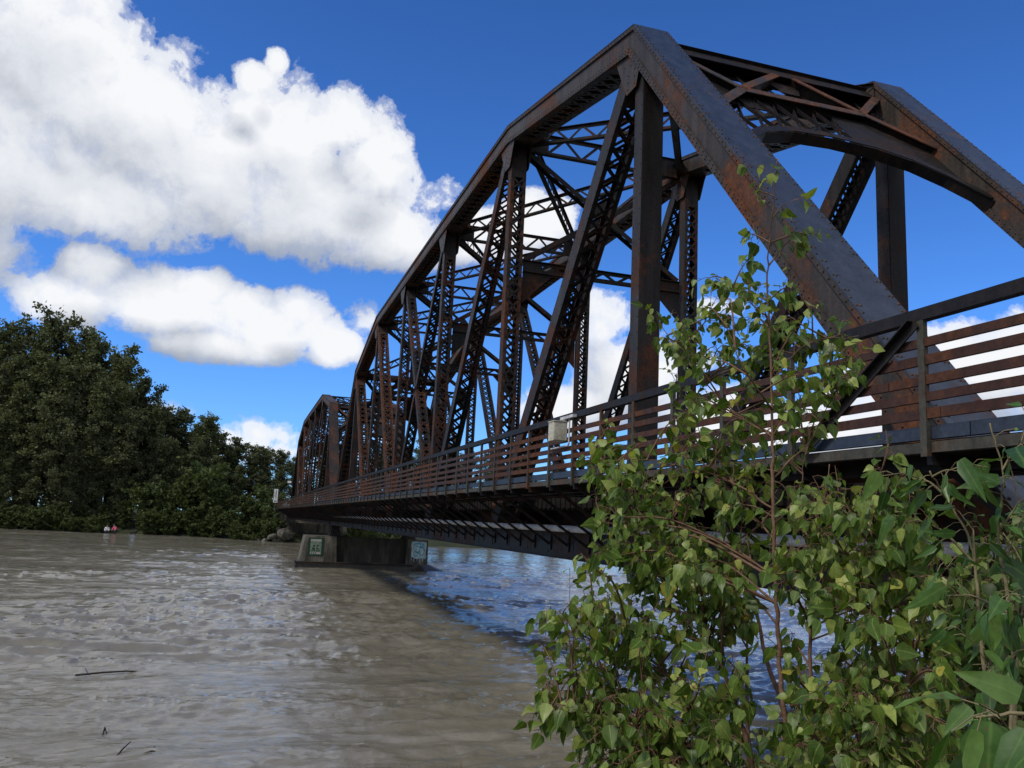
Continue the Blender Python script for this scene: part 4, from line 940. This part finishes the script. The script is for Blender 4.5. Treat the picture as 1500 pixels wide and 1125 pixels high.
def sapling(name, stems, tips, label, leafsize, lmat, seed, r0=.011, cat='sapling', group='saplings on the near bank', per=11, shape=LEAF_V, tmat=None, stemleaf=0, laterals=()):
    """stems: lists of (px,py,dist); tips: lists of (px,py,dist) where twig ends reach, grown from the nearest lower stem point"""
    r = np.random.default_rng(seed); st = MB(); br = MB(); lf = MB(); lf.uv = []
    base = at(*stems[0][0]); curves = []
    for si, s in enumerate(list(stems)+list(laterals)):
        rb = r0 if si < len(stems) else r0*.42
        c = stem_curve([at(*p) for p in s], 7); c[0] = c[0]; curves.append(c); m = len(c)
        for i in range(1, m-1): c[i] = c[i] + r.normal(0, .0006*stems[0][0][2], 3)
        st.tube(c, [max(.0013, rb*(1-.88*i/(m-1))) for i in range(m)], 6)
    allp = [(p, i/len(c)) for c in curves for i, p in enumerate(c)]
    AP = np.array([p for p, _ in allp])
    def put_leaves(path, count, start=.25):
        for k in range(count):
            u = start+(1-start)*(k+r.uniform(.2, .9))/count; f = u*(len(path)-1); i0 = min(int(f), len(path)-2)
            b = path[i0]+(path[i0+1]-path[i0])*(f-i0); ax = path[i0+1]-path[i0]; ax /= (np.linalg.norm(ax)+1e-9)
            sd_ = np.cross(ax, r.normal(0, 1, 3)); sd_ /= (np.linalg.norm(sd_)+1e-9)
            pd = sd_*.8+ax*.35+DOWN*r.uniform(.1, .7); pd /= np.linalg.norm(pd); pl = leafsize*r.uniform(.35, .7); e = b+pd*pl
            lf_dir = pd*.45+DOWN*r.uniform(.25, 1.1)+ax*.25+r.normal(0, .22, 3)
            nr_ = np.array((-.3, -.5, .7))+r.normal(0, .75, 3)
            st_i = len(br.v); br.tube([b, (b+e)/2+DOWN*-.004, e], .0008, 3, False)
            leaf(lf, e, lf_dir, nr_, leafsize*r.uniform(.55, 1.18)*(1-.35*max(0, u-.8)*3), r, shape)
    for tp in tips:
        T = at(*tp[:3]); d = AP-T; hz = np.linalg.norm(d[:, :2], axis=1); below = -d[:, 2]
        cost = np.linalg.norm(d, axis=1) + np.where(below < .15*hz, .5, 0) + np.where(below > 1.1*hz+.25, .4, 0) + r.uniform(0, .14, len(d))
        i0 = int(np.argmin(cost)); S = AP[i0]; v = T-S; ln = np.linalg.norm(v)
        if ln < .03: continue
        mid = S+v*.5+np.array((0, 0, .10*ln))+r.normal(0, .03*ln, 3); q3 = S+v*.78+np.array((0, 0, .09*ln))+r.normal(0, .02*ln, 3)
        path = stem_curve([S, mid, q3, T], 4); m = len(path); rr_ = min(.006, .0022+.006*ln)
        br.tube(path, [max(.0009, rr_*(1-.8*i/(m-1))) for i in range(m)], 4, False)
        cnt = int(tp[3]*1.5)+1 if len(tp) > 3 else max(7, int(per*ln/.30)); put_leaves(path, cnt, .18 if ln < .35 else .3)
        # short side twigs
        for _ in range(max(1, int(ln/.10))):
            u = r.uniform(.3, .92); f = u*(m-1); k0 = min(int(f), m-2); b = path[k0]; sdv = np.cross(v, r.normal(0, 1, 3)); sdv /= np.linalg.norm(sdv)
            e = b+(sdv*.7+v/ln*.7+np.array((0, 0, .1)))*r.uniform(.04, .10); p2 = [b, (b+e)/2+np.array((0, 0, .008)), e]
            br.tube(p2, .0011, 3, False); put_leaves(p2, 3, .3)
    if stemleaf:
        for c in curves: put_leaves(c, stemleaf, .45)
    o = thing(name, tuple(base), label, cat, group)
    st.add(br.v, br.f)
    for mb, n, mt, sm in ((st, 'stems', tmat or M_TWIG, True), (lf, 'foliage', lmat, True)):
        mb.v = [tuple(np.array(v)-base) for v in mb.v]; mb.obj(n, mt, o, sm)
    return o
def inside(poly, x, y):
    c = False; j = len(poly)-1
    for i in range(len(poly)):
        (a, b), (d, e) = poly[i], poly[j]
        if (b > y) != (e > y) and x < (d-a)*(y-b)/(e-b)+a: c = not c
        j = i
    return c
def fill_tips(poly, n, d0, dj, seed, cnt=None):
    r = random.Random(seed); xs = [p[0] for p in poly]; ys = [p[1] for p in poly]; out = []; best = []
    while len(out) < n:
        c = None; bd = -1
        for _ in range(6):
            x, y = r.uniform(min(xs), max(xs)), r.uniform(min(ys), max(ys))
            if not inside(poly, x, y): continue
            dd = min([((x-a[0])**2+(y-a[1])**2) for a in out] or [1e9])
            if dd > bd: bd = dd; c = (x, y)
        if c: out.append((c[0], c[1], d0+r.uniform(-dj, dj)) + ((cnt,) if cnt else ()))
    return out
# tall birch sapling: its whip tip stands against the truss end post
D = 2.75
main_stem = [(1200,1190,D-.2),(1182,1120,D-.22),(1152,1060,D-.24),(1142,960,D-.24),(1136,850,D-.24),(1132,720,D-.22),(1131,600,D-.16),(1127,480,D-.08),(1124,390,D-.05),(1132,310,D-.05),(1139,232,D-.05)]
tips = [(1128,252,D-.05,3),(1112,282,D-.05,3),(1150,300,D-.05,3),(1092,345,D,5),(1165,345,D,3),(1200,345,D+.05,5),(1098,380,D,4),(1045,405,D+.05,6),(1062,412,D,5),(1085,440,D-.05,5),(1165,420,D-.1,6),(1190,440,D,5),
        (1050,470,D,7),(1095,470,D+.1,6),(958,462,D+.12,7),(985,500,D+.1,9),(1000,470,D,5),(1010,520,D,8),(1060,505,D-.05,6),(1165,490,D,6),(1205,495,D+.1,8),(1262,488,D+.05,6),(1240,505,D,7),(1250,520,D-.05,6),(1232,548,D,6),(1215,530,D-.1,7)]
tips += fill_tips([(965,490),(1040,440),(1120,430),(1170,470),(1255,495),(1235,570),(1195,630),(1165,690),(1180,760),(1060,740),(1000,700),(990,600)], 88, D, .22, 5)
tips += fill_tips([(862,668),(905,648),(985,690),(1060,720),(1110,760),(1080,850),(960,850),(890,800),(870,740)], 54, D-.05, .2, 6)
tips += [(862,672,D,8),(872,690,D,7),(895,660,D,8),(935,652,D,8),(905,700,D-.1,8),(880,640,D+.1,5)]
sapling('birch_sapling', [main_stem, [(1182,1120,D-.22),(1128,980,D+.05),(1098,860,D+.2),(1060,740,D+.25),(1015,600,D+.25)]], tips, 'tall slender birch sapling whose whip tip crosses the slanting end post of the truss', .039, M_LEAF, 3, .0085, laterals=[
    [(1133,745,D-.2),(1060,700,D-.1),(960,676,D-.05),(868,674,D-.05)], [(1135,845,D-.24),(1050,790,D-.1),(960,772,D-.05),(885,766,D)], [(1134,790,D-.22),(1070,720,D),(1000,640,D+.1),(990,590,D+.12)],
    [(1131,640,D-.18),(1060,590,D-.02),(1000,520,D+.05),(965,472,D+.1)], [(1130,560,D-.14),(1180,505,D),(1258,492,D+.05)], [(1126,440,D-.07),(1085,424,D),(1048,407,D+.05)], [(1133,700,D-.2),(1190,640,D-.08),(1228,560,D-.05)],
    [(1131,600,D-.16),(1090,540,D-.25),(1060,470,D-.22)], [(1134,770,D-.23),(1170,720,D-.1),(1180,660,D)]])
# low multi-stemmed birch reaching left over the water
D2 = 2.55
stems = [[(1120,1200,D2),(1085,1060,D2),(1050,960,D2+.05),(1000,880,D2+.1),(930,800,D2+.1)],[(1100,1200,D2),(1000,1090,D2-.1),(900,1060,D2-.15),(800,1045,D2-.15)],[(1120,1200,D2),(1020,1040,D2),(940,960,D2+.05),(820,930,D2+.1)],[(1115,1200,D2),(1096,1080,D2+.1),(1094,950,D2+.15),(1090,850,D2+.2)]]
tips = [(790,942,D2,8),(800,900,D2,7),(838,880,D2,6),(800,1002,D2,8),(850,980,D2,6),(768,1045,D2-.1,7),(782,1070,D2-.1,8),(800,1010,D2-.05,6),(835,1125,D2-.2,8),(820,1050,D2-.1,8),(890,800,D2,8),(862,815,D2+.05,7),(905,1120,D2-.3,9),(860,1090,D2-.2,8)]
tips += fill_tips([(800,935),(850,880),(860,800),(960,790),(1090,820),(1110,900),(1060,960),(960,1000),(860,985)], 88, D2, .22, 8)
tips += fill_tips([(790,1045),(860,1010),(960,1000),(1080,980),(1100,1060),(1080,1140),(850,1140),(880,1090)], 66, D2-.15, .2, 9)
sapling('birch_sapling', stems, tips, 'low bushy birch sapling spreading left over the water below the girder', .040, M_LEAF, 4, .0085)
# birch to the right of the tall whip
D3 = 2.4
stems = [[(1215,1200,D3),(1190,1040,D3+.05),(1188,900,D3+.1),(1200,780,D3+.1),(1215,680,D3+.1)],[(1230,1200,D3),(1275,1000,D3),(1282,860,D3),(1276,760,D3),(1302,650,D3-.05)],[(1230,1200,D3),(1320,1020,D3-.1),(1350,900,D3-.05),(1340,800,D3)]]
tips = fill_tips([(1150,760),(1190,705),(1290,720),(1345,760),(1390,830),(1370,900),(1260,930),(1170,900),(1120,840)], 80, D3, .25, 12)
tips += fill_tips([(1130,930),(1200,960),(1290,920),(1400,900),(1400,1130),(1250,1140),(1150,1140)], 84, D3-.05, .3, 13)
tips += [(1304,658,D3-.05,3),(1296,690,D3-.05,4),(1318,700,D3,5),(1345,730,D3,5)]
sapling('birch_sapling', stems, tips, 'bushy birch sapling right of the tall whip, in front of the dark girder', .041, M_LEAF, 5, .0078)
# cottonwood shoots with larger, longer leaves at the right edge
D4 = 1.65
stems = [[(1460,1180,D4),(1440,960,D4),(1425,810,D4),(1392,740,D4),(1362,690,D4-.03)],[(1490,1180,D4),(1480,900,D4),(1462,780,D4),(1470,700,D4),(1450,620,D4)],[(1470,1180,D4),(1500,880,D4+.1),(1530,760,D4+.1)]]
tips = [(1342,700,D4,2),(1372,690,D4,2),(1400,690,D4-.05,3),(1352,765,D4,3),(1405,745,D4,3),(1440,600,D4,3),(1475,640,D4,4),(1500,650,D4,4),(1490,690,D4,5),(1455,690,D4,3),(1425,770,D4,3),(1500,730,D4,5),(1470,760,D4,5)]
tips += fill_tips([(1400,800),(1500,760),(1520,1000),(1440,1000),(1380,880)], 8, D4, .18, 15, 5)
sapling('cottonwood_shoot', stems, tips, 'young cottonwood shoots with long pointed leaves at the right edge of the view', .050, M_LEAFB, 6, .0042, 'shrub', per=5, shape=LONG_V, stemleaf=7, tmat=M_TWIG2)
# one near branch with big leaves low at the right
D5 = 1.02
stems = [[(1640,1230,D5+.05),(1580,1060,D5),(1500,1045,D5),(1440,1050,D5),(1425,1052,D5)]]
tips = [(1408,1050,D5,1),(1530,1100,D5-.03,2),(1530,1010,D5,2)]
nb = sapling('cottonwood_branch', stems, tips, 'close cottonwood branch with the largest leaves at the lower right corner', .062, M_LEAFB, 8, .004, 'branch', per=3, shape=LONG_V, tmat=M_TWIG2)
lf = MB(); lf.uv = []; r = np.random.default_rng(3); bb = np.array(nb.location)
for (px, py, tx, ty, s) in ((1452,1058,1445,1150,.078),(1420,1035,1375,1085,.062),(1495,1020,1450,1000,.040)):
    a = at(px, py, D5)-bb; b = at(tx, ty, D5-.01)-bb; leaf(lf, a, b-a, -ray(px, py)+np.array((0, 0, .35)), s, r, [(x*.78, y*1.12, z) for x, y, z in LEAF_V])
lf.obj('large_leaf', M_LEAFB, nb, True)
# dense scrub behind, on the slope of the bank
D6 = 3.6
stems = [[(1480,1250,D6),(1470,1000,D6),(1450,850,D6),(1440,790,D6)],[(1380,1250,D6),(1400,1050,D6),(1420,930,D6+.1)],[(1560,1250,D6),(1540,950,D6),(1520,800,D6)]]
tips = fill_tips([(1400,840),(1450,775),(1560,740),(1600,1140),(1340,1140),(1360,980)], 170, D6, .45, 17)
sapling('bank_shrub', stems, tips, 'dense scrub covering the bank in the lower right behind the shoots', .046, M_LEAFD, 9, .010, 'shrub', per=9)
D7 = 4.4
stems = [[(1250,1240,D7),(1280,1120,D7),(1330,1010,D7)],[(1400,1240,D7),(1420,1000,D7),(1470,850,D7)]]
tips = fill_tips([(1060,1085),(1200,1050),(1330,1000),(1420,900),(1540,800),(1560,1140),(1060,1140)], 90, D7, .4, 18)
sapling('bank_shrub', stems, tips, 'shaded low shrub on the bank behind the stems of the birches', .055, M_LEAFD, 10, .012, 'shrub', per=9)
# two leaf tips at the bottom edge
D8 = 2.3
sapling('weed_shoot', [[(690,1200,D8),(682,1150,D8),(674,1112,D8)]], [(666,1112,D8,3),(681,1110,D8,3)], 'small leafy weed tip poking up at the bottom edge of the view', .030, M_LEAF, 12, .002, 'weed', per=4)
sapling('weed_shoot', [[(706,1200,D8),(705,1160,D8),(701,1124,D8)]], [(706,1122,D8,3)], 'single dark leaf tip just right of the small weed at the bottom edge', .028, M_LEAF, 14, .002, 'weed', per=4)

# ------------------------------------------------------------------ render settings
sc.view_settings.view_transform = 'Standard'; sc.view_settings.look = 'None'; sc.view_settings.exposure = 0; sc.view_settings.gamma = 1
sc.cycles.max_bounces = 6; sc.cycles.diffuse_bounces = 3; sc.cycles.glossy_bounces = 3; sc.cycles.transmission_bounces = 3
sc.cycles.use_denoising = True; sc.cycles.caustics_reflective = False; sc.cycles.caustics_refractive = False
